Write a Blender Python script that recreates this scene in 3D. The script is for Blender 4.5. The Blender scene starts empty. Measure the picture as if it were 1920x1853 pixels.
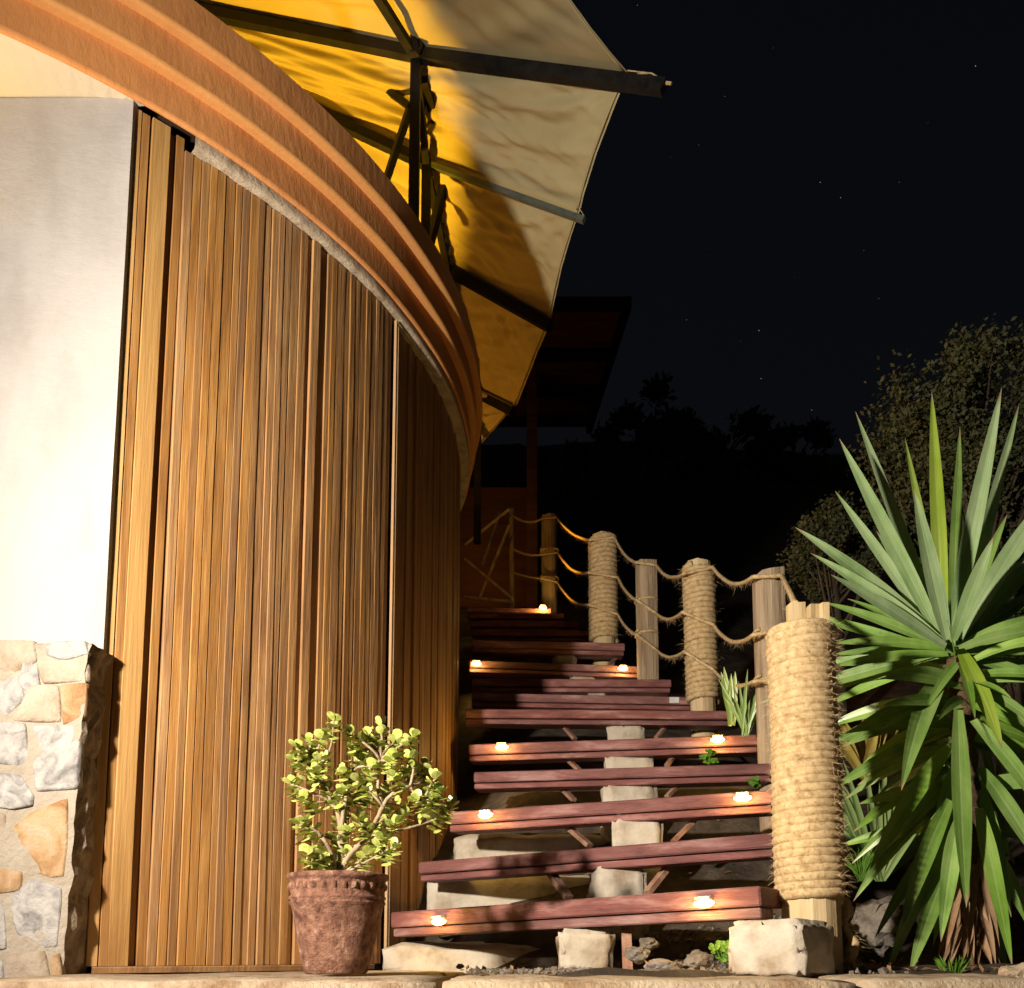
import bpy, bmesh, math, random
from mathutils import Vector, Matrix, noise
random.seed(7)
R_ = random.uniform
SC = bpy.context.scene
COL = SC.collection

# ---------------------------------------------------------------- camera
FPX = 1700.0; TANP = 0.12; PITCH = math.atan(TANP); HORIZON = 1790.0
CAMZ = 0.04; YPP = HORIZON - FPX*TANP
cam = bpy.data.cameras.new('camera'); camo = bpy.data.objects.new('camera', cam); COL.objects.link(camo)
cam.sensor_width = 36.0; cam.lens = 36.0*FPX/1920.0
cam.shift_y = (YPP-926.5)/1920.0
cam.clip_start = 0.02; cam.clip_end = 2000
camo.location = (0, 0, CAMZ); camo.rotation_euler = (math.pi/2+PITCH, 0, 0)
SC.camera = camo

# ---------------------------------------------------------------- world: night sky after dusk
W = bpy.data.worlds.new('World'); SC.world = W; W.use_nodes = True
nt = W.node_tree; bg = nt.nodes['Background']
sky = nt.nodes.new('ShaderNodeTexSky'); sky.sky_type = 'NISHITA'; sky.sun_disc = False
sky.sun_elevation = math.radians(-4.0); sky.sun_rotation = math.radians(160)
nt.links.new(sky.outputs[0], bg.inputs[0]); bg.inputs[1].default_value = 0.22
vs = SC.view_settings; vs.view_transform = 'Standard'; vs.look = 'None'; vs.exposure = 0; vs.gamma = 1
SC.view_settings.use_curve_mapping = False
SC.cycles.use_adaptive_sampling = True
SC.cycles.max_bounces = 6
SC.cycles.sample_clamp_indirect = 4.0
try: SC.cycles.use_denoising = True
except Exception: pass

# ---------------------------------------------------------------- lights that reach the place
def light(name, kind, loc, energy, col, size=0.03, target=None, cone=None, blend=0.5):
    l = bpy.data.lights.new(name, kind); l.energy = energy; l.color = col
    l.shadow_soft_size = size
    o = bpy.data.objects.new(name, l); COL.objects.link(o); o.location = loc
    if target is not None:
        o.rotation_euler = (Vector(target)-Vector(loc)).to_track_quat('-Z', 'Y').to_euler()
    if cone: l.spot_size = math.radians(cone); l.spot_blend = blend
    return o
FLOOD = (-1.37, 0.25, 0.92)
light('garden_floodlight', 'SPOT', FLOOD, 690, (1.0, 0.885, 0.755), 0.05, (1.12, 2.6, 1.05), 132, 1.0)
light('terrace_uplight', 'SPOT', (-1.30, 3.45, 2.40), 260, (1.0, 0.54, 0.03), 0.04, (-1.08, 3.65, 3.7), 78, 0.35)
light('terrace_lamp_far', 'POINT', (-0.95, 4.5, 2.45), 14, (1.0, 0.44, 0.04), 0.05)
light('rear_shelter_lamp', 'POINT', (-0.35, 7.0, 3.3), 1.6, (1.0, 0.45, 0.08), 0.05)
light('rear_porch_lamp', 'SPOT', (-0.50, 5.15, 2.55), 75, (1.0, 0.45, 0.05), 0.05, (0.35, 5.2, 2.62), 75, 0.7)
light('doorway_uplight', 'SPOT', (-1.62, 1.985, 1.70), 16, (1.0, 0.58, 0.10), 0.03, (-1.15, 1.90, 2.15), 80, 0.8)

# ---------------------------------------------------------------- pixel rays (used to survey where things stand)
CP, SP = math.cos(PITCH), math.sin(PITCH)
def ray(px, py):
    xc = (px-960.0)/FPX; yc = (YPP-py)/FPX
    return Vector((xc, CP-yc*SP, SP+yc*CP))
def PY(px, py, y):
    d = ray(px, py); return d*(y/d.y)+Vector((0, 0, CAMZ))
def PZ(px, py, z):
    d = ray(px, py); return d*((z-CAMZ)/d.z)+Vector((0, 0, CAMZ))

# ---------------------------------------------------------------- materials
def mat(name, cols, scale=(8, 8, 8), detail=6, rough=0.8, bump=0.2, bscale=None, objrand=0.0,
        spec=0.3, trans=0.0, distort=0.0, rvar=0.1, sub=0.0, pos=None, leaf=False):
    m = bpy.data.materials.new(name); m.use_nodes = True
    n = m.node_tree.nodes; L = m.node_tree.links; b = n['Principled BSDF']
    tc = n.new('ShaderNodeTexCoord'); mp = n.new('ShaderNodeMapping'); mp.inputs['Scale'].default_value = scale
    oi = n.new('ShaderNodeObjectInfo'); ad = n.new('ShaderNodeVectorMath'); ad.operation = 'ADD'
    ml = n.new('ShaderNodeVectorMath'); ml.operation = 'SCALE'; ml.inputs['Scale'].default_value = 37.0
    cb = n.new('ShaderNodeCombineXYZ')
    for i in range(3): L.new(oi.outputs['Random'], cb.inputs[i])
    L.new(cb.outputs[0], ml.inputs[0])
    L.new(tc.outputs['Object'], mp.inputs[0]); L.new(mp.outputs[0], ad.inputs[0]); L.new(ml.outputs[0], ad.inputs[1])
    nz = n.new('ShaderNodeTexNoise'); nz.inputs['Scale'].default_value = 1.0; nz.inputs['Detail'].default_value = detail
    nz.inputs['Roughness'].default_value = 0.62; nz.inputs['Distortion'].default_value = distort
    L.new(ad.outputs[0], nz.inputs['Vector'])
    cr = n.new('ShaderNodeValToRGB'); e = cr.color_ramp
    k = len(cols)
    while len(e.elements) < k: e.elements.new(0.5)
    for i, c in enumerate(cols):
        e.elements[i].position = pos[i] if pos else 0.3+0.4*i/max(1, k-1)
        e.elements[i].color = (c[0], c[1], c[2], 1)
    L.new(nz.outputs['Fac'], cr.inputs[0])
    out = cr.outputs[0]
    if objrand > 0:
        mr = n.new('ShaderNodeMapRange'); mr.inputs['To Min'].default_value = 1-objrand; mr.inputs['To Max'].default_value = 1+objrand*0.7
        L.new(oi.outputs['Random'], mr.inputs['Value'])
        hs = n.new('ShaderNodeHueSaturation'); L.new(out, hs.inputs['Color']); L.new(mr.outputs[0], hs.inputs['Value'])
        m7 = n.new('ShaderNodeMath'); m7.operation = 'MULTIPLY'; m7.inputs[1].default_value = 7.31; L.new(oi.outputs['Random'], m7.inputs[0])
        fr = n.new('ShaderNodeMath'); fr.operation = 'FRACT'; L.new(m7.outputs[0], fr.inputs[0])
        ms = n.new('ShaderNodeMapRange'); ms.inputs['To Min'].default_value = 1-objrand*.3; ms.inputs['To Max'].default_value = 1.08; L.new(fr.outputs[0], ms.inputs['Value'])
        L.new(ms.outputs[0], hs.inputs['Saturation'])
        out = hs.outputs[0]
    if leaf:
        at = n.new('ShaderNodeAttribute'); at.attribute_name = 'along'; ac = n.new('ShaderNodeAttribute'); ac.attribute_name = 'across'
        cx = n.new('ShaderNodeCombineXYZ'); s1 = n.new('ShaderNodeMath'); s1.operation = 'MULTIPLY'; s1.inputs[1].default_value = 26; L.new(ac.outputs['Fac'], s1.inputs[0])
        s2 = n.new('ShaderNodeMath'); s2.operation = 'MULTIPLY'; s2.inputs[1].default_value = 2.0; L.new(at.outputs['Fac'], s2.inputs[0])
        L.new(s1.outputs[0], cx.inputs[0]); L.new(s2.outputs[0], cx.inputs[1]); L.new(oi.outputs['Random'], cx.inputs[2])
        ns = n.new('ShaderNodeTexNoise'); ns.inputs['Scale'].default_value = 1.0; ns.inputs['Detail'].default_value = 3; L.new(cx.outputs[0], ns.inputs['Vector'])
        mr2 = n.new('ShaderNodeMapRange'); mr2.inputs['From Min'].default_value = .3; mr2.inputs['From Max'].default_value = .7; mr2.inputs['To Min'].default_value = .72; mr2.inputs['To Max'].default_value = 1.28
        L.new(ns.outputs['Fac'], mr2.inputs['Value'])
        h2 = n.new('ShaderNodeHueSaturation'); L.new(out, h2.inputs['Color']); L.new(mr2.outputs[0], h2.inputs['Value'])
        # dry tip and spotted old edges
        tp = n.new('ShaderNodeMath'); tp.operation = 'ADD'; nb = n.new('ShaderNodeMath'); nb.operation = 'MULTIPLY'; nb.inputs[1].default_value = .10
        L.new(nz.outputs['Fac'], nb.inputs[0]); L.new(at.outputs['Fac'], tp.inputs[0]); L.new(nb.outputs[0], tp.inputs[1])
        mt = n.new('ShaderNodeMapRange'); mt.inputs['From Min'].default_value = .985; mt.inputs['From Max'].default_value = 1.03; L.new(tp.outputs[0], mt.inputs['Value'])
        mx0 = n.new('ShaderNodeMix'); mx0.data_type = 'RGBA'; L.new(mt.outputs[0], mx0.inputs[0]); L.new(h2.outputs[0], mx0.inputs[6]); mx0.inputs[7].default_value = (.34, .27, .15, 1)
        # pale keel along the middle
        ab = n.new('ShaderNodeMath'); ab.operation = 'ABSOLUTE'; L.new(ac.outputs['Fac'], ab.inputs[0])
        mk = n.new('ShaderNodeMapRange'); mk.inputs['From Min'].default_value = .0; mk.inputs['From Max'].default_value = .14; mk.inputs['To Min'].default_value = .35; mk.inputs['To Max'].default_value = 0; L.new(ab.outputs[0], mk.inputs['Value'])
        mx1 = n.new('ShaderNodeMix'); mx1.data_type = 'RGBA'; L.new(mk.outputs[0], mx1.inputs[0]); L.new(mx0.outputs[2], mx1.inputs[6]); mx1.inputs[7].default_value = (.36, .44, .22, 1)
        out = mx1.outputs[2]
    L.new(out, b.inputs['Base Color'])
    rr = n.new('ShaderNodeMapRange'); rr.inputs['To Min'].default_value = max(0.05, rough-rvar); rr.inputs['To Max'].default_value = min(1, rough+rvar)
    L.new(nz.outputs['Fac'], rr.inputs['Value']); L.new(rr.outputs[0], b.inputs['Roughness'])
    b.inputs['Specular IOR Level'].default_value = spec
    if sub:
        b.inputs['Subsurface Weight'].default_value = sub; b.inputs['Subsurface Radius'].default_value = (0.01, 0.01, 0.004)
    if bump:
        bn = n.new('ShaderNodeTexNoise'); bn.inputs['Scale'].default_value = 1.0; bn.inputs['Detail'].default_value = 8
        bn.inputs['Roughness'].default_value = 0.65
        mp2 = n.new('ShaderNodeMapping'); mp2.inputs['Scale'].default_value = bscale or tuple(s*3 for s in scale)
        L.new(tc.outputs['Object'], mp2.inputs[0])
        ad2 = n.new('ShaderNodeVectorMath'); ad2.operation = 'ADD'; L.new(mp2.outputs[0], ad2.inputs[0]); L.new(ml.outputs[0], ad2.inputs[1])
        L.new(ad2.outputs[0], bn.inputs['Vector'])
        bp = n.new('ShaderNodeBump'); bp.inputs['Strength'].default_value = bump; bp.inputs['Distance'].default_value = 0.012
        L.new(bn.outputs['Fac'], bp.inputs['Height']); L.new(bp.outputs[0], b.inputs['Normal'])
    if trans:
        tr = n.new('ShaderNodeBsdfTranslucent'); L.new(out, tr.inputs[0])
        mx = n.new('ShaderNodeMixShader'); mx.inputs[0].default_value = trans
        L.new(b.outputs[0], mx.inputs[1]); L.new(tr.outputs[0], mx.inputs[2])
        L.new(mx.outputs[0], n['Material Output'].inputs[0])
    return m
def emit(name, col, s):
    m = bpy.data.materials.new(name); m.use_nodes = True; b = m.node_tree.nodes['Principled BSDF']
    b.inputs['Base Color'].default_value = (*col, 1); b.inputs['Emission Color'].default_value = (*col, 1)
    b.inputs['Emission Strength'].default_value = s
    return m
M_ = {}
M_['plaster'] = mat('white_plaster', [(.30,.275,.252),(.36,.337,.315),(.39,.366,.344)], (5,5,2.5), 9, .85, .3, (22,22,40))
M_['soffit'] = mat('cream_soffit', [(.56,.51,.42),(.64,.59,.50)], (3,3,3), 5, .85, .1, (50,50,50))
M_['orange'] = mat('orange_plaster', [(.47,.18,.055),(.60,.255,.082),(.66,.295,.10)], (4,4,4), 9, .85, .3, (45,45,16))
M_['orange_lip'] = mat('brightened_orange_lip', [(.58,.26,.08),(.66,.32,.10)], (6,6,6), 5, .75, .2, (60,60,60))  # smooth paler lips; part of the light on the ridges is in this colour
M_['slab'] = mat('rough_concrete_edge', [(.26,.19,.12),(.46,.37,.26),(.55,.46,.34)], (18,18,18), 8, .95, .6, (60,60,60))
M_['slat'] = mat('varnished_slat_wood', [(.22,.105,.040),(.36,.185,.068),(.47,.265,.10)], (16,16,2.0), 10, .55, .35, (80,80,4.0), .2, .3, distort=.8)
M_['slat_pale'] = mat('pale_slat_wood', [(.30,.155,.05),(.42,.235,.08),(.50,.30,.11)], (20,20,1.4), 8, .55, .3, (90,90,4), .12, .3, distort=.5)
M_['backing'] = mat('dark_wall_backing', [(.03,.018,.01),(.06,.035,.018)], (6,6,6), 4, .9, .1)
M_['trim'] = mat('pale_door_trim', [(.34,.20,.09),(.50,.33,.17)], (20,20,2), 5, .35, .2, None, 0, .6)
M_['tread'] = mat('red_stained_timber', [(.105,.040,.036),(.225,.092,.080),(.42,.25,.225)], (5,22,22), 10, .6, .8, (6,110,110), .22, .3, distort=.4, pos=[.3,.52,.72])
M_['brace'] = mat('weathered_brace', [(.16,.07,.045),(.36,.22,.15)], (30,30,30), 6, .7, .4, None, .2)
M_['concrete'] = mat('cast_concrete', [(.26,.20,.135),(.44,.385,.30),(.52,.47,.38)], (11,11,11), 8, .9, .35, (70,70,70), .1)
M_['concrete_dark'] = mat('broken_concrete', [(.10,.085,.065),(.28,.24,.19)], (40,40,40), 8, .95, .9, (90,90,90))
M_['timber'] = mat('grey_weathered_timber', [(.17,.115,.07),(.38,.285,.185),(.50,.40,.28)], (26,26,2), 7, .8, .7, (95,95,4), .12, distort=.5)
M_['timber_new'] = mat('peeled_log_timber', [(.30,.20,.095),(.50,.375,.20),(.58,.46,.27)], (16,16,1.6), 6, .65, .35, (70,70,4), .05, distort=.5)
M_['rope'] = mat('sisal_rope', [(.30,.195,.09),(.52,.375,.19),(.62,.475,.27)], (60,60,60), 6, .85, .4, (260,260,260), .05)
M_['fibre'] = mat('sisal_fibre', [(.42,.28,.14),(.66,.50,.29)], (60,60,60), 3, .8, 0, None, 0, trans=.2)
M_['mortar'] = mat('lime_mortar', [(.30,.25,.185),(.38,.33,.265)], (14,14,14), 8, .95, .8, (70,70,70))
M_['stone_a'] = mat('buff_fieldstone', [(.21,.14,.08),(.33,.265,.20),(.39,.34,.27)], (16,16,16), 8, .85, .7, (55,55,55), .1, distort=.6)
M_['stone_b'] = mat('grey_fieldstone', [(.15,.145,.14),(.33,.31,.29),(.44,.41,.37)], (26,26,26), 8, .85, .7, (60,60,60), .12, distort=.8)
M_['stone_c'] = mat('rust_fieldstone', [(.22,.10,.035),(.38,.25,.135),(.44,.35,.25)], (14,14,14), 8, .85, .7, (55,55,55), .1, distort=.8)
M_['stone_d'] = mat('shaded_side_stone', [(.12,.09,.065),(.28,.215,.155),(.42,.34,.26)], (24,24,24), 8, .85, .9, (60,60,60), .25, distort=.6)  # stone tone darkened for the side face lying in shadow
M_['ledge'] = mat('sandy_ledge_stone', [(.22,.13,.065),(.42,.32,.21),(.50,.41,.29)], (12,12,12), 9, .95, .9, (65,65,65), .12)
M_['terracotta'] = mat('weathered_terracotta', [(.085,.034,.022),(.19,.088,.055),(.27,.140,.09),(.44,.31,.22)], (52,52,52), 12, .85, .7, (150,150,150), 0, pos=[.34,.48,.60,.74])
M_['soil'] = mat('dark_garden_soil', [(.02,.014,.009),(.055,.04,.026),(.11,.085,.06)], (9,9,9), 10, .95, 1.0, (45,45,45))
M_['gravel'] = mat('grey_gravel', [(.10,.08,.06),(.28,.235,.18)], (30,30,30), 6, .9, .6, None, .2)
M_['jade'] = mat('jade_leaf', [(.20,.26,.04),(.42,.47,.10),(.64,.60,.24)], (38,38,38), 3, .38, .05, None, 0, .5, .08)
M_['jadestem'] = mat('jade_stem', [(.20,.14,.08),(.42,.32,.2)], (40,40,20), 5, .8, .4)
M_['yucca'] = mat('yucca_leaf', [(.10,.20,.028),(.20,.35,.065),(.31,.45,.12)], (7,7,3), 4, .34, .08, (40,40,8), .28, .5, .12, leaf=True)
M_['yucca_blue'] = mat('yucca_young_leaf', [(.18,.29,.11),(.31,.44,.20),(.42,.54,.29)], (7,7,3), 4, .4, .08, (40,40,8), .2, .45, .1, leaf=True)
M_['yucca_bright'] = mat('yucca_bright_leaf', [(.20,.32,.035),(.32,.44,.075),(.40,.50,.12)], (7,7,3), 4, .36, .05, (40,40,8), .12, .5, .22, leaf=True)
M_['deadleaf'] = mat('dry_leaf', [(.20,.105,.05),(.40,.26,.15)], (20,20,8), 6, .85, .4, None, .2, trans=.1)
M_['bark'] = mat('yucca_bark', [(.06,.035,.018),(.20,.125,.07)], (30,30,60), 8, .9, 1.0)
M_['tree'] = mat('hillside_leaf', [(.05,.058,.022),(.105,.11,.045)], (4,4,4), 4, .6, 0, None, .15, .3, .15)
M_['treebark'] = mat('hillside_bark', [(.05,.035,.02),(.12,.09,.06)], (14,14,4), 6, .9, .6)
M_['weed'] = mat('green_weed', [(.07,.17,.02),(.17,.32,.05)], (30,30,30), 3, .5, 0, None, .1, .3, .2)
M_['yellowleaf'] = mat('yellowing_leaf', [(.22,.15,.03),(.42,.33,.07)], (20,20,10), 4, .6, 0, None, .2, .3, .2)
M_['fabric'] = mat('cream_canvas', [(.46,.385,.205),(.58,.495,.285)], (3,3,3), 6, .8, .10, (14,14,14), .04, .2, .28)
M_['steel'] = mat('black_steel', [(.006,.006,.006),(.018,.017,.016)], (20,20,20), 6, .6, .1, None, 0, .12)
M_['steel_green'] = mat('green_grey_steel', [(.05,.065,.055),(.12,.14,.12)], (20,20,20), 6, .45, .1, None, 0, .5)
M_['darkwood'] = mat('dark_roof_boards', [(.10,.045,.018),(.20,.095,.04)], (2,14,14), 6, .8, .2, None, .1)
M_['lamp_metal'] = mat('lamp_hood_metal', [(.30,.26,.2),(.45,.4,.32)], (30,30,30), 4, .4, .05, None, 0, .6)
M_['lamp_glow'] = emit('warm_led', (1.0, .70, .26), 24)
M_['star'] = emit('starlight', (.8, .87, 1.0), .45)
M_['tag'] = mat('paper_sticker', [(.5,.48,.45),(.62,.6,.56)], (30,30,30), 3, .7, 0)
M_['rock'] = mat('garden_rock', [(.09,.075,.06),(.26,.225,.185)], (20,20,20), 8, .9, .8, None, .2)

# ---------------------------------------------------------------- mesh helpers
class G:
    def __init__(s): s.v = []; s.f = []
    def add(s, vs, fs):
        k = len(s.v); s.v += [Vector(p) for p in vs]; s.f += [tuple(i+k for i in q) for q in fs]
    def tube(s, pts, rad, n=8, cap=True, lobes=0, twist=0.0, amp=0.0, phase=0.0):
        pts = [Vector(p) for p in pts]; m = len(pts); vs = []; fs = []
        up = None; acc = 0.0
        for i, p in enumerate(pts):
            t = (pts[min(i+1, m-1)]-pts[max(i-1, 0)])
            t = t.normalized() if t.length > 1e-9 else Vector((0, 0, 1))
            if up is None:
                up = t.orthogonal().normalized()
            else:
                up = (up-t*up.dot(t)); up = up.normalized() if up.length > 1e-6 else t.orthogonal().normalized()
            sd = t.cross(up); r = rad[i] if hasattr(rad, '__len__') else rad
            if i: acc += (p-pts[i-1]).length
            for j in range(n):
                a = 2*math.pi*j/n
                rr = r*(1+amp*math.cos(lobes*(a-twist*acc-phase))) if lobes else r
                vs.append(p+up*(math.cos(a)*rr)+sd*(math.sin(a)*rr))
        for i in range(m-1):
            for j in range(n):
                a = i*n+j; b = i*n+(j+1) % n; fs.append((a, b, b+n, a+n))
        if cap: fs.append(tuple(range(n-1, -1, -1))); fs.append(tuple((m-1)*n+j for j in range(n)))
        s.add(vs, fs)
    def box(s, c, sz, rot=None, jit=0.0):
        c = Vector(c); vs = []
        for x in (-.5, .5):
            for y in (-.5, .5):
                for z in (-.5, .5):
                    p = Vector((x*sz[0], y*sz[1], z*sz[2]))
                    if jit: p += Vector((R_(-jit, jit), R_(-jit, jit), R_(-jit, jit)))
                    vs.append(c+(rot @ p if rot else p))
        s.add(vs, [(0,1,3,2),(4,6,7,5),(0,4,5,1),(2,3,7,6),(0,2,6,4),(1,5,7,3)])
    def bar(s, a, b, w, h):
        a = Vector(a); b = Vector(b); x = (b-a); l = x.length; x.normalize()
        y = Vector((0, 0, 1)).cross(x); y = y.normalized() if y.length > 1e-4 else Vector((0, 1, 0)); z = x.cross(y)
        s.box((a+b)/2, (l, w, h), Matrix((x, y, z)).transposed())
    def lathe(s, c, prof, n=32, wob=0.0):
        vs = []; fs = []; m = len(prof)
        for i, (r, z) in enumerate(prof):
            for j in range(n):
                a = 2*math.pi*j/n; q = r
                if wob: q = r*(1+wob*noise.noise(Vector((math.cos(a)*1.5, math.sin(a)*1.5, z*14))))
                vs.append(Vector(c)+Vector((q*math.cos(a), q*math.sin(a), z)))
        for i in range(m-1):
            for j in range(n):
                a = i*n+j; b = i*n+(j+1) % n; fs.append((a, b, b+n, a+n))
        s.add(vs, fs)
    def build(s, name, m, parent=None, smooth=False, kind=None, origin=None):
        c = Vector(origin) if origin is not None else sum(s.v, Vector())/max(1, len(s.v))
        me = bpy.data.meshes.new(name); me.from_pydata([p-c for p in s.v], [], s.f); me.update()
        if smooth: me.polygons.foreach_set('use_smooth', [True]*len(me.polygons))
        me.materials.append(M_[m] if isinstance(m, str) else m)
        if getattr(s, 'leaf', 0):
            nl = s.leaf; al = me.attributes.new('along', 'FLOAT', 'POINT'); ac = me.attributes.new('across', 'FLOAT', 'POINT')
            al.data.foreach_set('value', [i/nl for i in range(nl+1) for j in range(5)]); ac.data.foreach_set('value', [(-1, -.5, 0, .5, 1)[j] for i in range(nl+1) for j in range(5)])
        return put(name, me, c, parent, kind)
WORLD = {}
def put(name, me, c, parent=None, kind=None, rot=None):
    o = bpy.data.objects.new(name, me); COL.objects.link(o); c = Vector(c)
    if parent: o.parent = parent; o.location = c-WORLD[parent.name]
    else: o.location = c
    if rot: o.rotation_euler = rot.to_euler() if hasattr(rot, 'to_euler') else rot
    WORLD[o.name] = c
    if kind: o['kind'] = kind
    return o
def thing(name, label, cat, loc=(0, 0, 0), group=None):
    o = bpy.data.objects.new(name, None); COL.objects.link(o); o.location = loc; o.empty_display_size = .1
    WORLD[o.name] = Vector(loc); return tag(o, label, cat, group)
def tag(o, label, cat, group=None):
    o['label'] = label; o['category'] = cat
    if group: o['group'] = group
    return o
def bevel_box(name, sx, sy, sz, b=.004, cuts=0, rough=0.0, seed=0, shr=3.0, seg=1):
    bm = bmesh.new(); bmesh.ops.create_cube(bm, size=1.0)
    for v in bm.verts: v.co = Vector((v.co.x*sx, v.co.y*sy, v.co.z*sz))
    if cuts: bmesh.ops.subdivide_edges(bm, edges=bm.edges[:], cuts=cuts, use_grid_fill=True)
    if b and not cuts: bmesh.ops.bevel(bm, geom=bm.edges[:], offset=b, segments=seg, affect='EDGES', profile=.5)
    if rough:
        for v in bm.verts:
            q = v.co
            e = sum(abs(q[i]) > (sx, sy, sz)[i]*.49 for i in range(3))
            d = noise.noise_vector(q*9+Vector((seed*3.1, seed, 0)))*rough + noise.noise_vector(q*30+Vector((seed, 0, 0)))*rough*.5
            v.co = q-Vector((math.copysign(1, q.x)*.0035, math.copysign(1, q.y)*.0035, math.copysign(1, q.z)*.0035))*(shr*(e >= 2)+shr*.6*(e == 3))+d
    me = bpy.data.meshes.new(name); bm.to_mesh(me); bm.free(); return me
def board(name, a, b, w, h, m, parent, bev=.003, up=None, rough=0.0):
    """a board from a to b; a and b lie on the top front edge line centre"""
    a = Vector(a); b = Vector(b); x = (b-a); l = x.length; x.normalize()
    z = Vector((0, 0, 1)); y = z.cross(x).normalized(); z = x.cross(y)
    me = bevel_box(name, l, w, h, bev); me.materials.append(M_[m])
    return put(name, me, (a+b)/2, parent, None, Matrix((x, y, z)).transposed())
def leafstrip(base, tip, width, droop=0.0, n=9, fold=.35, side=None, wide_at=.45, thick=False, bend=None):
    g = G(); base = Vector(base); tip = Vector(tip); ax = tip-base; L = ax.length
    view = Vector((0, -1, .15))
    s0 = (side if side is not None else ax.cross(view)).normalized()
    nrm = s0.cross(ax).normalized()
    pts = []
    for i in range(n+1):
        t = i/n; p = base+ax*t
        p = p+Vector((0, 0, 1))*droop*L*(4*t*(1-t)) + (bend or Vector())*(4*t*(1-t))
        pts.append(p)
    vs = []; fs = []
    for i, p in enumerate(pts):
        t = i/n
        if t < wide_at: w = .48+.52*math.sin(t/wide_at*math.pi/2)
        else: w = max(.02, math.cos((t-wide_at)/(1-wide_at)*math.pi/2)**.8)
        w *= width/2
        vs += [p-s0*w, p-s0*w*.5-nrm*w*fold*.6, p-nrm*w*fold, p+s0*w*.5-nrm*w*fold*.6, p+s0*w]
    for i in range(n):
        for j in range(4):
            a = i*5+j; fs.append((a, a+1, a+6, a+5))
    g.add(vs, fs); g.leaf = n; return g

# ================================================================= THE SETTING
TC = Vector((-2.194, 3.591, 0)); RF = 2.023; RW = 1.985
def polar(r, deg, z): a = math.radians(deg); return Vector((TC.x+r*math.cos(a), TC.y+r*math.sin(a), z))
ST = [((732,1711,2.60),(1425,1661,1.97),.070), ((784,1617,2.75),(1449,1562,2.25),.058), ((840,1523,2.85),(1449,1481,2.50),.062),
      ((888,1448,3.02),(1447,1431,2.88),.056), ((878,1396,3.34),(1422,1377,3.16),.062), ((872,1329,3.43),(1383,1333,3.445),.055),
      ((885,1299,3.78),(1309,1307,3.83),.055), ((885,1272,4.11),(1259,1274,4.11),.058), ((880,1238,4.37),(1224,1250,4.43),.056),
      ((885,1199,4.52),(1172,1206,4.56),.062), ((885,1181,4.86),(1122,1183,4.86),.055), ((882,1165,5.15),(1085,1166,5.15),.055),
      ((880,1150,5.46),(1058,1151,5.46),.055), ((876,1139,5.85),(1034,1141,5.82),.055)]
SEG = [(PY(*l), PY(*r)) for l, r, th in ST]
def gz(x, y):
    base = gz0(x, y)
    if x < -.3 and 1.7 < y < 2.75: return -.03
    if not (-1.3 < x < 2.2 and 1.95 < y < 6.4): return base
    sw = 0.0; sh = 0.0
    for a, b in SEG:
        ax, ay = b.x-a.x, b.y-a.y; L2 = ax*ax+ay*ay
        t = ((x-a.x)*ax+(y-a.y)*ay)/L2; tc = min(1, max(0, t))
        dx, dy = x-a.x-ax*tc, y-a.y-ay*tc; d2 = dx*dx+dy*dy+((t-tc)*1.0)**2*L2*5.0
        L = math.sqrt(L2); sd = (-(x-a.x)*ay+(y-a.y)*ax)/L
        w = math.exp(-d2/(2*.16*.16)); sw += w; sh += w*(a.z+(b.z-a.z)*tc-(.33 if a.z < .7 else .22)+.45*sd)
    if sw < 1e-9: return base
    k = min(1.0, sw/.25); h = sh/sw+.02*noise.noise(Vector((x*7, y*7, 2)))
    rw = math.hypot(x-TC.x, y-TC.y)-1.985
    if rw < .3: h -= .16*(1-max(0, rw)/.3)
    if h < -.03: h = -.03
    return base*(1-k)+h*k
def gz0(x, y):
    h = 0.0
    d = y-2.30-(min(.55, max(0.0, x-.6))*1.0)
    if d > 0:
        h = .575*d
        if d > 6: h = .575*6+.62*(d-6)
    if y < 1.62: h = -.55
    elif y < 1.9 and h <= 0: h = -.03
    if y > 1.75: h += .03*noise.noise(Vector((x*2.5, y*2.5, 0)))+.012*noise.noise(Vector((x*9, y*9, 3)))
    if d > 6: h += 1.1*noise.noise(Vector((x*.06, y*.06, 5)))*min(1, (d-6)/10)
    if y > 70: h = min(h, .575*6+.62*(70-8.12))
    return h
g = G()
xs = [-70, -45, -28, -16, -9, -5, -3, -2, -1.5]+[-1.2+.05*i for i in range(75)]+[2.7, 3.1, 3.7, 4.5, 6, 8, 11, 16, 24, 40, 70]
ys = [-40, -15, -5, -1, .5, 1.2, 1.6, 1.64, 1.7]+[1.76+.05*i for i in range(70)]+[5.5, 6, 6.6, 7.3, 8.2, 9.5, 11, 13, 16, 20, 25, 31, 38, 46, 55, 65, 75, 300]
nx = len(xs)
g.add([(x, y, gz(x, y)) for y in ys for x in xs], [(j*nx+i, j*nx+i+1, (j+1)*nx+i+1, (j+1)*nx+i) for j in range(len(ys)-1) for i in range(nx-1)])
gr = g.build('ground', 'soil', None, True, 'structure', (0, 0, 0))

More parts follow.
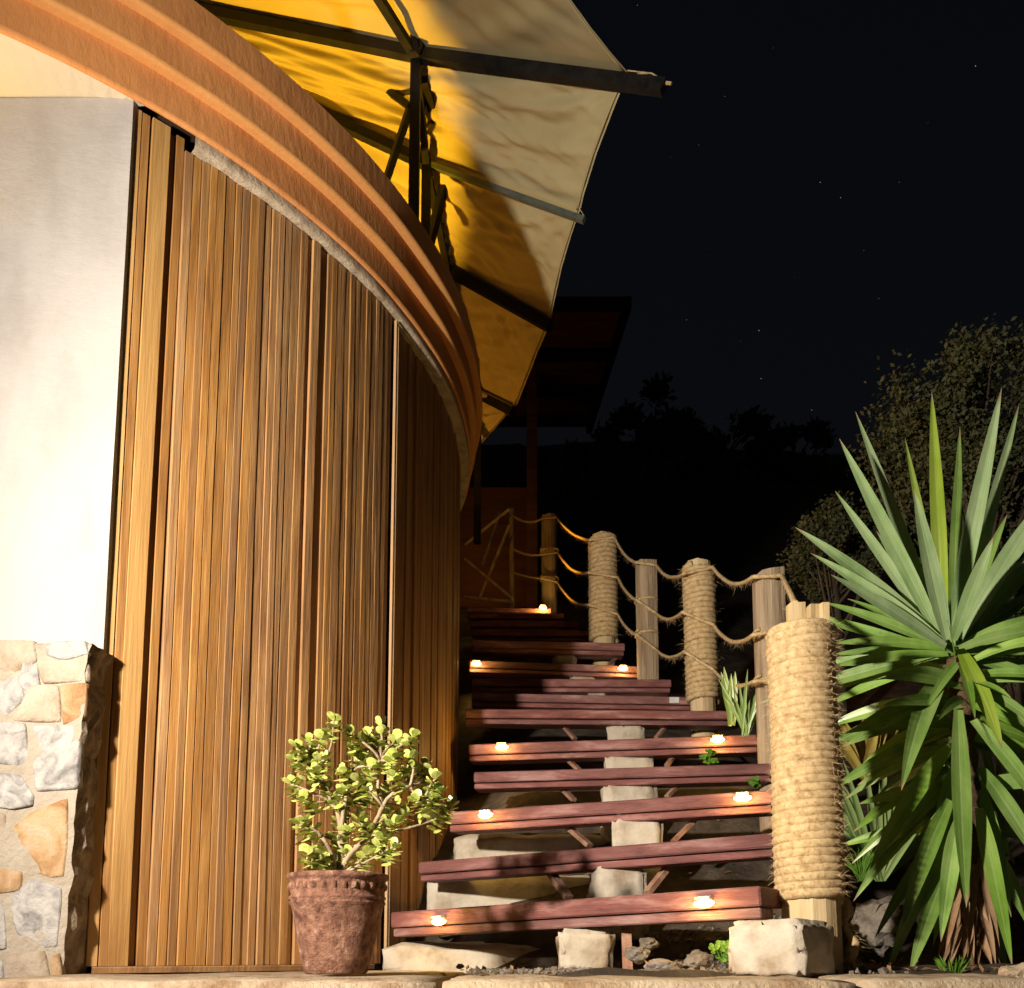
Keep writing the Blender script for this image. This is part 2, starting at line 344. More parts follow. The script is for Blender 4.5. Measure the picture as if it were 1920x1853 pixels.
# stars: tiny far points
g = G()
for px, py, s in [(1195,10,.8),(1359,181,.6),(1829,124,1.3),(1538,342,1.1),(1576,371,.9),(1686,342,.6),(1310,272,.5),(1423,620,1.2),(1287,600,.7),
                  (1427,710,1.0),(1522,769,.9),(1648,560,.6),(1389,640,.5),(1620,470,.4),(1258,296,.4),(1740,230,.4),(1450,90,.4),(1600,150,.35),(1330,480,.4),(1490,520,.35),(1780,420,.35)]:
    c = PY(px, py, 260.0); r = .13*s
    g.add([c+Vector(d)*r for d in ((1,0,0),(-1,0,0),(0,1,0),(0,-1,0),(0,0,1),(0,0,-1))],
          [(0,2,4),(2,1,4),(1,3,4),(3,0,4),(2,0,5),(1,2,5),(3,1,5),(0,3,5)])
tag(g.build('stars', 'star', None, False, 'stuff'), 'faint white stars scattered over the black night sky', 'stars')

# ================================================================= ROUND BUILDING
ZB, ZT = 0.014, 2.115
bld = thing('round_building', 'round building with white plaster, stone base, wooden slats and orange cornice', 'building', (TC.x, TC.y, 0))
def ring(prof, a0, a1, n, closed=False):
    g = G(); vs = []; fs = []; m = len(prof)
    for i in range(n+1):
        a = a0+(a1-a0)*i/n
        for r, z in prof: vs.append(polar(r, a, z))
    for i in range(n):
        for j in range(m-1):
            q = i*m+j; fs.append((q, q+m, q+m+1, q+1))
    g.add(vs, fs); return g
# solid core behind the slats
ring([(RW-.035, -.05), (RW-.035, 2.40)], -50.6, 200, 90).build('core_wall', 'backing', bld, True)
# slat screen
sill = ring([(RW-.03, -.002), (RW+.012, -.002), (RW+.014, .010), (RW+.012, ZB-.001), (RW-.03, ZB-.001)], -51.0, -26.5, 40).build('slat_screen_sill', 'slat', bld)
meshes = {}
def slat_mesh(kind, w, d, k):
    me = bpy.data.meshes.new('slat'); b = .0016; g = G(); n = 9; vs = []; fs = []
    bow = R_(-.002, .002); tw = R_(-.0015, .0015)
    sec = [(-w/2, d/2), (-w/2, -d/2+b), (-w/2+b, -d/2), (w/2-b, -d/2), (w/2, -d/2+b), (w/2, d/2)]
    H = ZT-ZB
    for i in range(n+1):
        t = i/n; o = bow*math.sin(t*math.pi)+tw*math.sin(t*5+k)+.0007*R_(-1, 1)
        for x, y in sec: vs.append((x+o, y+.0006*R_(-1, 1), -H/2+H*t))
    for i in range(n):
        for j in range(6):
            a = i*6+j; c = i*6+(j+1) % 6; fs.append((a, c, c+6, a+6))
    fs.append(tuple(range(5, -1, -1))); fs.append(tuple(n*6+j for j in range(6)))
    me.from_pydata(vs, [], fs); me.materials.append(M_[kind]); return me
variants = []
for k in range(14):
    w = [.022, .020, .027, .024, .017, .030, .0215, .023, .033, .019, .026, .021, .028, .0225][k]
    variants.append((w, slat_mesh('slat', w, .022, k)))
wide = (.046, slat_mesh('slat_pale', .046, .026, 3)); wide2 = (.024, slat_mesh('slat_pale', .024, .024, 5))
ang = -51.35; i = 0; seq = [wide2, (.020, variants[1][1]), wide, (.018, variants[4][1])]
while ang < 12:
    w, me = seq[i] if i < len(seq) else random.choice(variants)
    step = math.degrees((w+.0009)/RW); mid = ang+step/2
    off = 0 if i < 3 else random.choice([0, .001, -.001, .002, .0025, -.007, .001, 0, -.002, .001, -.001, .0015, 0])
    if i == 3: off = -.016
    if -25.2 < mid < -23.6: ang += step; i += 1; continue
    if mid > -24: off -= .020
    c = polar(RW+off-.004, mid, (ZB+ZT)/2)
    o = put('slat', me, c, bld, None, (R_(-.0008, .0008), R_(-.0012, .0012), math.radians(mid+90)))
    if mid < -47.2: o.scale.z = (2.150-ZB)/(ZT-ZB); o.location.z += (2.150-ZT)/2
    ang += step; i += 1
# door edge trim: pale upright strip, darker jamb beside it
for dg, w, r, m in [(-24.75, .006, RW+.011, 'trim'), (-24.3, .012, RW-.004, 'backing'), (-23.9, .004, RW+.0, 'trim')]:
    g = G(); rot = Matrix.Rotation(math.radians(dg+90), 3, 'Z'); g.box(polar(r, dg, 1.06), (w, .009, 2.10), rot)
    g.build('door_trim', m, bld)
# concrete slab edge and stepped orange cornice
def wavy(name, prof, a0, a1, n, m, amp):
    g = ring(prof, a0, a1, n)
    for v in g.v:
        d = noise.noise(Vector((v.x*6, v.y*6, v.z*10)))*amp; r = (v-TC); r.z = 0; v += r.normalized()*d + Vector((0, 0, d*.6))
    return g.build(name, m, bld, True)
wavy('slab_edge', [(RW-.04, 2.122), (RW+.022, 2.120), (RW+.026, 2.128), (RW+.026, 2.150), (RW+.02, 2.158)], -47.0, 60, 300, 'slab', .0016)
def band(z0, z1, r, a0=-100):
    return [(r-.045, z0+.022), (r-.012, z0+.003), (r-.004, z0), (r, z0+.006), (r+.002, z0+.02), (r+.001, z1-.02), (r+.001, z1)]
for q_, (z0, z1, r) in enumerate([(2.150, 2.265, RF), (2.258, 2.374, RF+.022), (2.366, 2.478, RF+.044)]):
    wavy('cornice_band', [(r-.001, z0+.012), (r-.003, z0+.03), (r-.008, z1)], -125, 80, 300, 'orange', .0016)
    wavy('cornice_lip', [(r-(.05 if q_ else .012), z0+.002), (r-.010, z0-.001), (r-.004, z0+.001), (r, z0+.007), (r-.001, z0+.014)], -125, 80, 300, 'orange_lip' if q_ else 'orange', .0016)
ring([(RF+.036, 2.477), (RF+.030, 2.481), (RF-.10, 2.481), (RF-.10, 2.30)], -125, 80, 160).build('parapet_top', 'orange', bld, True)
g = G(); n = 60; g.add([polar(RF-.08, 360*i/n, 2.30) for i in range(n)], [tuple(range(n))]); g.build('terrace_floor', 'concrete', bld)
# white plaster wall (flat, facing the yard) with its soffit
YW = 2.022; XE = -0.931
g = G(); xs2 = [-3.2, -2.2, -1.7, -1.4]+[-1.3+.04*i for i in range(9)]+[-.95, XE-.012]
zs2 = [.71+.05*i for i in range(30)]
vs = []
for z in zs2:
    for x in xs2:
        q = x+(.006*noise.noise(Vector((1.3, 0, z*14))) if x > -.94 else 0)
        vs.append((q, YW+.003*noise.noise(Vector((x*3, 0, z*3))), z))
m = len(xs2)
g.add(vs, [(j*m+i, j*m+i+1, (j+1)*m+i+1, (j+1)*m+i) for j in range(len(zs2)-1) for i in range(m-1)])
k = len(g.v); col = [g.v[j*m+m-1].copy() for j in range(len(zs2))]
g.add([p+Vector((.004*noise.noise(p*31), .10, 0)) for p in col], []); 
g.f += [(j*m+m-1, k+j, k+j+1, (j+1)*m+m-1) for j in range(len(zs2)-1)]
g.build('plaster_wall', 'plaster', bld, False)
# soffit between wall and cornice
g = G(); n = 40; vs = []; fs = []
for i in range(n+1):
    a = -50.6-(50*i/n); p = polar(RF-.0105, a, 2.153); vs += [p, Vector((p.x-.02, YW+.03, 2.166))]
fs = [(2*i, 2*i+1, 2*i+3, 2*i+2) for i in range(n)]
g.add(vs, fs); g.build('soffit', 'soffit', bld)
# stone base: mortar body and separate stones
XS = -.962; YS = 1.955
g = G(); mm = []
nxs, nzs = 30, 60
for j in range(nzs+1):
    z = min(-.60+(1.33)*j/(nzs-1), .73)
    for i in range(nxs+1):
        x = -1.75+(XS+1.75)*i/nxs
        e = (.018*noise.noise(Vector((2, z*7, 4)))+.010*noise.noise(Vector((9, z*22, 4))) if i == nxs else 0)
        yy = YS+.008*noise.noise(Vector((x*9, z*9, 0)))+(.12 if j == nzs else 0)
        mm.append((x+e+max(0, z)*.030*(i/nxs), yy, z))
w_ = nxs+1
g.add(mm, [(j*w_+i, j*w_+i+1, (j+1)*w_+i+1, (j+1)*w_+i) for j in range(nzs) for i in range(nxs)])
# side face: rough stone return of the pier, its shade painted in as a darker colour
front_g = g; sb = g.build('stone_base', 'mortar', bld, True); g = G(); k = 0
for j in range(nzs+1): g.v.append(front_g.v[j*w_+nxs].copy())
k = len(g.v)
NQ = 9
for j in range(nzs+1):
    p = g.v[j]
    for q in range(1, NQ+1):
        t = q/NQ; e = (.018*noise.noise(Vector((q*.55, p.z*13, 1)))+.008*noise.noise(Vector((q*1.3, p.z*34, 6))))*(1-.75*t)
        g.v.append(Vector((p.x+e+.006*t, p.y+(2.06-p.y)*t, p.z)))
for j in range(nzs):
    for q in range(NQ):
        a = j if q == 0 else k+j*NQ+q-1; b = k+j*NQ+q
        a2 = j+1 if q == 0 else k+(j+1)*NQ+q-1; b2 = k+(j+1)*NQ+q
        g.f.append((a, b, b2, a2))
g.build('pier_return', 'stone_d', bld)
def stone(poly, origin, u, v, nrm, h, m):
    """rounded field stone from an outline in a plane"""
    c = sum((Vector(p) for p in poly), Vector((0, 0)))/len(poly)
    poly = [tuple(Vector(p)+(Vector(p)-c).normalized()*.0048) for p in poly]
    # round the outline
    out = []
    n = len(poly)
    for i in range(n):
        a, b, d = Vector(poly[i-1]), Vector(poly[i]), Vector(poly[(i+1) % n])
        out += [b*.82+a*.18, b*.965+(a+d)*.0175, b*.82+d*.18]
    g = G(); vs = []; fs = []; N = len(out)
    tilt = Vector((R_(-.05, .05), R_(-.05, .05)))
    for s_, hh in ((1.03, -.012), (1.0, h*.45), (.93, h*.85), (.62, h*1.05)):
        for p in out:
            q = c+(p-c)*s_; e = noise.noise(Vector((q.x*28, q.y*28, h*40)))*.0055 if s_ < 1 else 0
            w3 = origin+u*q.x+v*q.y+nrm*(hh+e+tilt.dot(p-c)*(1 if hh > 0 else 0)); vs.append(w3)
    q = c; vs.append(origin+u*q.x+v*q.y+nrm*h*1.08)
    for r in range(3):
        for i in range(N):
            a = r*N+i; b = r*N+(i+1) % N; fs.append((a, b, b+N, a+N))
    for i in range(N): fs.append((3*N+i, 3*N+(i+1) % N, 4*N))
    g.add(vs, fs); return g.build('stone', m, sb, True)
# outlines surveyed from the photograph (pixels on the front plane), then laid as real stones
FRONT = [
 ([(-40,1205),(60,1203),(66,1240),(20,1262),(-40,1258)],'stone_a'), ([(86,1204),(158,1204),(162,1226),(120,1236),(92,1228)],'stone_b'),
 ([(72,1240),(160,1238),(162,1276),(84,1280)],'stone_a'), ([(46,1246),(68,1250),(74,1296),(54,1302),(40,1280)],'stone_b'),
 ([(-20,1268),(34,1270),(44,1310),(12,1340),(-20,1336)],'stone_b'), ([(62,1288),(108,1288),(112,1352),(28,1350),(46,1316)],'stone_a'),
 ([(116,1288),(162,1284),(158,1340),(120,1358)],'stone_c'), ([(-40,1358),(46,1358),(52,1424),(34,1434),(-40,1426)],'stone_b'),
 ([(62,1364),(150,1362),(146,1470),(140,1476),(70,1480),(64,1420)],'stone_b'), ([(-30,1448),(36,1456),(58,1490),(56,1508),(24,1514),(-30,1508)],'stone_b'),
 ([(58,1528),(126,1500),(122,1590),(118,1640),(94,1642),(0,1612),(-6,1580)],'stone_c'), ([(-30,1520),(8,1530),(6,1556),(-30,1570)],'stone_a'),
 ([(-40,1624),(40,1636),(36,1668),(-40,1680)],'stone_c'), ([(28,1676),(64,1652),(112,1668),(106,1772),(86,1776),(34,1748),(22,1710)],'stone_b'),
 ([(-30,1694),(6,1700),(10,1776),(-30,1780)],'stone_b'), ([(14,1792),(84,1786),(92,1840),(60,1880),(10,1860)],'stone_a'),
 ([(-40,1800),(4,1806),(6,1880),(-40,1880)],'stone_b'), ([(96,1800),(112,1790),(120,1850),(100,1870)],'stone_c'),
]
for poly, m in FRONT:
    pl = []
    for px, py in poly:
        w3 = PY(px, py, YS); pl.append((w3.x, w3.z))
    stone(pl, Vector((0, YS, 0)), Vector((1, 0, 0)), Vector((0, 0, 1)), Vector((0, -1, 0)), R_(.002, .006), m)
for x0 in (-1.30, -1.45, -1.60):     # the courses go on beyond the picture's edge
    for j in range(6):
        z = .02+.115*j; a = [(x0+R_(-.01,.01), z), (x0+.12, z+R_(-.01,.01)), (x0+.125, z+.095), (x0+.01, z+.09)]
        stone(a, Vector((0, YS, 0)), Vector((1, 0, 0)), Vector((0, 0, 1)), Vector((0, -1, 0)), .010, random.choice(['stone_a','stone_b','stone_c']))
SIDE = [(.02,.10),(.108,.185),(.19,.275),(.28,.33),(.34,.43),(.435,.50),(.51,.61),(.615,.665)]
# ================================================================= LEDGE (low retaining wall)
led = thing('ledge_wall', 'low sandy stone ledge running along the foot of the stairs', 'ledge', (0.6, 1.7, -.3))
x = -1.05; lens = [.92, .75, .40, .20, .20, .14, .12, .16, .13, .18, .15, .2, .2, .2]; k = 0
while x < 2.2:
    L = lens[k % len(lens)]; yb = 2.62 if x < -.3 else (2.26 if x < .2 else 2.04)
    me = bevel_box('ledge_block', L-.006, yb-1.62, .30, 0, 11, .006, k, 1); me.materials.append(M_['ledge'])
    me.polygons.foreach_set('use_smooth', [True]*len(me.polygons))
    put('ledge_block', me, (x+L/2, (1.62+yb)/2, -.153+R_(-.002, .002)), led); x += L; k += 1
# threshold slab under the slats and the pot
g = G(); n = 30; vs = []
for i in range(n+1):
    a = -51.5+31*i/n; p = polar(RW+.0, a, -.004); vs += [p, Vector((p.x+.03, min(1.9, p.y-.05), -.004))]
# ================================================================= STAIRCASE
stair = thing('outdoor_staircase', 'curving open staircase of red stained timber treads beside the slatted wall', 'staircase', (.2, 2.2, 0))
STEPS = []
for k, (l, r, th) in enumerate(ST):
    a = PY(*l); b = PY(*r); STEPS.append((a, b, th))
    d = (b-a).normalized(); back = Vector((-d.y, d.x, 0)).normalized()
    h1 = th*.62; h2 = th*.33; dep = .15
    t = board('tread', a+back*dep/2-Vector((0, 0, h1/2)), b+back*dep/2-Vector((0, 0, h1/2)), dep, h1, 'tread', stair, .004)
    board('tread_rail', a+back*(.012+.04)-Vector((0, 0, h1+.003+h2/2)), b-d*.004+back*(.012+.04)-Vector((0, 0, h1+.003+h2/2)), .08, h2, 'tread', stair, .003)
def on_step(k, px, drop):
    """point on the front face of tread k under picture column px"""
    a, b, th = STEPS[k]; lo, hi = 0.0, 1.0
    for _ in range(40):
        m = (lo+hi)/2; p = a.lerp(b, m)
        xc = p.x/(p.y*CP+(p.z-CAMZ)*SP)*FPX+960
        if xc < px: lo = m
        else: hi = m
    p = a.lerp(b, lo); return p-Vector((0, 0, drop)), (b-a).normalized()
def under(k, px0, py0, px1, py1, w=.02):
    a, b, th = STEPS[k]; pa, d = on_step(k, px0, 0); pb, _ = on_step(max(0, k), px1, 0)
    back = Vector((-d.y, d.x, 0)).normalized()
    q0 = PY(px0, py0, pa.y+.10); q1 = PY(px1, py1, pb.y+.03)
    g = G(); g.bar(q0, q1, w, w*.6); g.build('brace', 'brace', stair)
for k, x0, y0, x1, y1, w in [(1,1027,1628,1066,1684,.026),(1,1258,1618,1214,1674,.024),(2,1058,1545,1106,1586,.022),(2,1316,1524,1262,1578,.018),
      (3,1050,1475,1076,1500,.020),(3,1283,1462,1250,1494,.018),(4,1058,1418,1086,1444,.020),(4,1270,1408,1250,1436,.018),
      (5,1052,1356,1078,1386,.020),(5,1254,1354,1230,1384,.018),(6,1036,1324,1056,1336,.02),(6,1190,1326,1176,1336,.02),
      (9,1164,1226,1142,1246,.02),(0,1174,1740,1177,1822,.024)]:
    under(k, x0, y0, x1, y1, w)
tag_p, d = on_step(6, 1264, .017)
g = G(); g.box(tag_p+Vector((0, -.003, 0)), (.042, .002, .026)); g.build('sticker', 'tag', stair)

def cblock(label, px0, px1, py0, z_foot, y, dep, m='concrete', seed=1, rough=.008):
    p0 = PY(px0, py0, y); p1 = PY(px1, py0, y); z1 = p0.z; w = p1.x-p0.x
    me = bevel_box('concrete_block', w, dep, z1-z_foot, 0, 9, rough, seed); me.materials.append(M_[m])
    me.polygons.foreach_set('use_smooth', [True]*len(me.polygons))
    o = put('concrete_block', me, ((p0.x+p1.x)/2, y+dep/2, (z1+z_foot)/2), None, None, (0, 0, R_(-.03, .03)))
    return tag(o, label, 'block', 'concrete blocks carrying the treads')
BL = [(0,1048,1150,1742,-.01,.10,'cream concrete block standing on the ledge under the lowest tread'),
      (1,1108,1214,1621,.08,.08,'rounded pale concrete block showing between lowest and second tread'),
      (2,1150,1245,1526,.25,.08,'pale concrete block showing between second and third tread'),
      (3,1130,1230,1463,.42,.08,'pale concrete block showing between third and fourth tread'),
      (4,1136,1222,1410,.60,.08,'pale concrete block showing between fourth and fifth tread'),
      (5,1139,1210,1357,.78,.08,'small pale concrete block between fifth and sixth tread from the bottom'),
      (7,1100,1140,1296,1.05,.08,'low concrete lump between the seventh and eighth tread'),
      (8,1068,1115,1264,1.2,.08,'dim concrete lump beneath the ninth tread from the bottom'),
      (9,1036,1080,1226,1.4,.08,'shaded concrete lump beneath the tenth tread from the bottom')]
for k, x0, x1, yy, zf, dep, lab in BL:
    p, d = on_step(k, (x0+x1)/2, 0)
    cblock(lab, x0, x1, yy, zf, p.y+.028, dep, 'concrete', k+2, .010)
# the big block in front of the rope post
me = bevel_box('concrete_block', .175, .15, .118, 0, 12, .010, 21)
for v in me.vertices:
    if v.co.z > 0: v.co.z -= .25*max(0, abs(v.co.x)-.055)**1.0*.9; 
me.materials.append(M_['concrete']); me.polygons.foreach_set('use_smooth', [True]*len(me.polygons))
bb = PY(1476, 1822, 1.90)
tag(put('concrete_block', me, (bb.x, 1.94, .052), None, None, (0, 0, math.radians(-44))), 'large rounded sandy concrete block before the thick rope post', 'block', 'concrete blocks carrying the treads')
# pale foundation slabs seen under the lowest treads
for (px0, px1, py, y, dz, lab) in [(715, 1120, 1770, 2.62, .09, 'pale concrete footing under the left end of the lowest tread'),
                                 (800, 1130, 1640, 2.86, .12, 'worn concrete footing behind the lowest tread'),
                                 (850, 1160, 1562, 3.05, .12, 'dusty concrete footing behind the second tread')]:
    a = PY(px0, py, y); b = PY(px1, py, y)
    me = bevel_box('footing', b.x-a.x, .30, dz*1.6, 0, 10, .012, px0); me.materials.append(M_['concrete'])
    me.polygons.foreach_set('use_smooth', [True]*len(me.polygons))
    tag(put('footing', me, ((a.x+b.x)/2, y+.15, a.z-dz*.8)), lab, 'footing')
# ================================================================= STEP LIGHTS
LAMPS = [(0,828,.034,'step light on the left of the lowest tread'),(0,1323,.030,'step light on the right of the lowest tread'),
         (2,913,.018,'step light on the left of the third tread beside the jade plant'),(2,1393,.018,'step light on the right of the third tread near the rope post'),
         (4,942,.016,'step light on the left of the fifth tread in shadow'),(4,1345,.016,'step light on the right of the fifth tread'),
         (8,893,.02,'step light far left against the slatted wall on ninth tread'),(8,1167,.018,'step light on the right end of the ninth tread'),
         (13,1018,.0,'highest step light at the foot of the orange lit post')]
for k, px, dr, lab in LAMPS:
    p, d = on_step(k, px, dr); fr = Vector((d.y, -d.x, 0)).normalized()
    t = thing('step_light', 'small glowing warm '+lab, 'step light', p, 'warm lights on the treads')
    rot = Matrix((d, Vector((0, 0, 1)).cross(d), Vector((0, 0, 1)))).transposed()
    g = G(); g.box(p+fr*.004+Vector((0, 0, .004)), (.030, .008, .022), rot); g.box(p+fr*.012+Vector((0, 0, .010)), (.034, .022, .006), rot); g.build('hood', 'lamp_metal', t)
    g = G(); vs = []; n = 12
    c = p+fr*.011+Vector((0, 0, -.003))
    g.lathe((0, 0, 0), [(.001, -.0085), (.010, -.007), (.0165, -.002), (.0185, .002), (.016, .006), (.001, .0065)], n)
    for v in g.v: v.x, v.y, v.z = (c+d*v.x*1.35+fr*v.y*.5+Vector((0, 0, v.z)))
    g.build('diffuser', 'lamp_glow', t, True)
    light('step_light_bulb', 'POINT', c+fr*.032+Vector((0, 0, -.008)), 1.05 if k < 13 else 2.2, (1.0, .60, .14), .012)

# ================================================================= ROPE RAILING
def rope_geo(pts, r, tw=95.0, n=9, amp=.16, ph=0.0):
    g = G(); g.tube(pts, r, n, True, 3, tw, amp, ph); return g
def helix(c0, c1, rad, turns, r, seg=64, jit=.0):
    pts = []; N = int(turns*seg); ax = c1-c0
    for i in range(N+1):
        t = i/N; a = 2*math.pi*turns*t
        rr = (rad(t) if callable(rad) else rad)+jit*noise.noise(Vector((math.cos(a)*2, math.sin(a)*2, t*turns*.9)))
        pts.append(c0+ax*t+Vector((math.cos(a)*rr, math.sin(a)*rr, jit*1.5*noise.noise(Vector((math.cos(a), math.sin(a), t*turns*.7+9))))))
    return pts
def fuzz(pts_n, count, lo, hi, w=.0005, away=1.0):
    g = G()
    for _ in range(count):
        p, nrm = random.choice(pts_n); L = R_(lo, hi)
        dv = (nrm*away+Vector((R_(-1, 1), R_(-1, 1), R_(-1, .8)))*.9).normalized()
        bend = Vector((R_(-1, 1), R_(-1, 1), R_(-1.2, .4)))*L*.4
        q1 = p+dv*L*.5+bend*.3; q2 = p+dv*L+bend
        s = dv.cross(Vector((R_(-1, 1), R_(-1, 1), R_(-1, 1))))
        if s.length < 1e-4: continue
        s = s.normalized()*w
        g.add([p-s, p+s, q1+s*.7, q1-s*.7, q2], [(0, 1, 2, 3), (3, 2, 4)])
    return g
def wood_post(name, base, top, r, square, m, parent, seed=0, slant=0.0):
    n = 4 if square else 14; g = G(); vs = []; fs = []; N = 10
    K = 12 if square else 14
    for i in range(N+1):
        t = i/N; p = base.lerp(top, t)
        for j in range(K):
            a = 2*math.pi*j/K+(math.radians(25))
            if square:
                q = max(abs(math.cos(a-.25)), abs(math.sin(a-.25))); rr = r*min(1.22, 1/q)
            else: rr = r
            rr *= 1+.035*noise.noise(Vector((math.cos(a)*1.5, math.sin(a)*1.5, t*3+seed)))
            z = (slant*math.cos(a)*r if i == N else 0)+(R_(-.004, .004) if i == N else 0)
            vs.append(p+Vector((math.cos(a)*rr, math.sin(a)*rr, z)))
    for i in range(N):
        for j in range(K):
            a = i*K+j; b = i*K+(j+1) % K; fs.append((a, b, b+K, a+K))
    fs.append(tuple(N*K+j for j in range(K)))
    g.add(vs, fs); return g.build(name, m, parent)
# thick newel post in front
PN_Y = 2.08
pb = PY(1510, 1440, PN_Y); pt = pb.copy(); pt.z = .86; pb.z = -.03
newel = thing('rope_newel_post', 'thick front post wrapped in pale hairy sisal rope', 'post', pb, 'rope railing posts')
# split timbers bound together
tops = [(1491, 1134, 15, .01), (1524, 1136, 10, -.035), (1545, 1132, 7, -.05)]
for i, (px, py, w, dy) in enumerate(tops):
    tp = PY(px, py, PN_Y+dy); bt = Vector((pb.x+(tp.x-pt.x)*.8, PN_Y+dy, 1.0*pb.z+.3))
    g = G(); ww = w/FPX*PN_Y
    g.box((tp+Vector((tp.x, tp.y, .35)))/2, (ww*1.9, ww*1.9, tp.z-.35), Matrix.Rotation(R_(-.3, .3), 3, 'Z'), .002); g.build('split_timber', 'timber_new', newel)
wood_post('log', pb, Vector((pb.x-.002, PN_Y, .62)), .066, False, 'timber_new', newel, 3)
rz0 = PY(1512, 1688, PN_Y).z; rz1 = PY(1508, 1184, PN_Y).z
cx0 = Vector((pb.x, PN_Y, rz0)); cx1 = Vector((pb.x, PN_Y, rz1))
hp = helix(cx0, cx1, lambda t: .0665+.0015*math.sin(t*7), 35, .0105, 60, .0015)
rope_geo(hp, .0126, 90.0, 12, .04).build('rope_wrap', 'rope', newel, True)
pn = []
for p in hp[::2]:
    ax = cx0.lerp(cx1, (p.z-cx0.z)/(cx1.z-cx0.z)); nn = (p-ax); nn.z = 0; nn.normalize()
    wgt = 4 if nn.x > .35 else 1
    pn += [(p+nn*.012, nn)]*wgt
fuzz(pn, 4200, .006, .026, .0004).build('rope_fibres', 'fibre', newel, False, 'stuff')
g = G(); a = PY(1581, 1685, PN_Y+.03); b = PY(1604, 1818, PN_Y-.02)
pts = [a.lerp(b, t/14)+Vector((.006*math.sin(t*.9), 0, 0)) for t in range(15)]
rope_geo(pts, [.010+.004*math.sin(t*.8) for t in range(15)], 60).build('loose_rope_end', 'rope', newel, True)
fuzz([(p, Vector((1, -.3, -.6)).normalized()) for p in pts], 160, .01, .04).build('loose_fibres', 'fibre', newel, False, 'stuff')

POSTS = {}
def post(key, label, cx_top, top_y, bot, Y, wpx, square, roped=None, m='timber', slant=0.0, hairs=500):
    tp = PY(cx_top, top_y, Y); bt = PY(bot[0], bot[1], Y); bt.z = min(bt.z, gz(bt.x, Y))-.05
    r = wpx/2/FPX*Y/.97
    t = thing('rope_railing_post', label, 'post', bt, 'rope railing posts')
    rr = r*.80 if roped else r
    wood_post('timber', bt, tp, rr, square, m, t, Y*7, slant); POSTS[key] = (bt, tp, r)
    if roped:
        f0, f1 = roped; c0 = bt.lerp(tp, (f0-bt.z)/(tp.z-bt.z)); c1 = bt.lerp(tp, (f1-bt.z)/(tp.z-bt.z))
        rd = r*.20; turns = (c1-c0).length/(rd*1.75)
        hp = helix(c0, c1, rr+rd*.45, turns, rd, 32, .002)
        rope_geo(hp, rd, 85, 8, .13).build('rope_wrap', 'rope', t, True)
        pn = []
        for p in hp[::2]:
            ax = bt.lerp(tp, (p.z-bt.z)/(tp.z-bt.z)); nn = p-ax; nn.z = 0; nn.normalize(); pn.append((p+nn*rd*.7, nn))
        fuzz(pn, hairs, .008, .036, .0005).build('rope_fibres', 'fibre', t, False, 'stuff')
    return t
post('p5', 'broad grey timber railing post just behind the thick rope post', 1440, 1076, (1452, 1440), 2.98, 52, True, None, 'timber', .25)
z = lambda px, py, Y: PY(px, py, Y).z
post('p4', 'rope wrapped railing post with a wooden top, between two bare timber posts', 1309, 1057, (1320, 1345), 3.62, 58, False, (z(1309,1316,3.62), z(1309,1066,3.62)), 'timber_new')
post('p3', 'slim bare timber railing post with ropes knotted round it', 1211, 1056, (1215, 1290), 4.26, 37, True, None, 'timber')
post('p2', 'rope wrapped railing post half lit orange, at the tenth tread', 1130, 1006, (1132, 1215), 4.76, 52, False, (z(1130,1202,4.76), z(1130,1012,4.76)), 'timber_new', 0, 300)
post('p1', 'bare timber railing post glowing orange above the highest step light', 1030, 969, (1030, 1150), 5.97, 30, False, None, 'timber')
post('p0', 'thin upright pole at the far end of the rope railing', 959, 955, (961, 1130), 6.25, 9, False, None, 'timber')
def rope(label, ctrl, r, key=1):
    pts = []; nodes = [PY(*c[:3]) for c in ctrl]
    for i in range(len(nodes)-1):
        a, b = nodes[i], nodes[i+1]; sag = ctrl[i][3]; n = max(6, int((b-a).length/.008))
        for k in range(n+(1 if i == len(nodes)-2 else 0)):
            t = k/n; p = a.lerp(b, t)-Vector((0, 0, sag*4*t*(1-t)))
            p += Vector((noise.noise(Vector((t*5+i*3, key, 0))), 0, noise.noise(Vector((t*5+i*3, key, 7)))))*.002
            pts.append(p)
    o = rope_geo(pts, r, 110, 8, .15).build('railing_rope', 'rope', None, True)
    tag(o, label, 'rope', 'sisal ropes strung between the posts')
    pn = [(p+Vector((0, 0, -r*.6)), Vector((R_(-.3, .3), -.4, -1)).normalized()) for p in pts]
    fuzz(pn, 900, .006, .030, .0004).build('rope_fibres', 'fibre', o, False, 'stuff')
    return o
rope('top sagging sisal rope joining the tops of the railing posts',
     [(959,965,6.2,.04),(1018,972,5.90,.0),(1044,970,5.90,.035),(1106,1013,4.68,.0),(1152,1008,4.68,.03),(1194,1055,4.20,.0),(1230,1060,4.20,.035),(1282,1076,3.55,.0),(1337,1064,3.55,.045),(1412,1082,2.93,.0),(1466,1080,2.91,.0),(1492,1132,2.10,0)], .0072, 1)
rope('middle sagging sisal rope of the stair railing',
     [(959,1028,6.2,.02),(1014,1040,5.89,.0),(1046,1036,5.89,.05),(1104,1074,4.66,.0),(1158,1083,4.67,.02),(1194,1126,4.19,.0),(1230,1150,4.19,.03),(1280,1148,3.54,.0),(1338,1172,3.53,.045),(1412,1191,2.91,.0),(1440,1186,2.90,.0),(1452,1230,2.15,0)], .0072, 2)
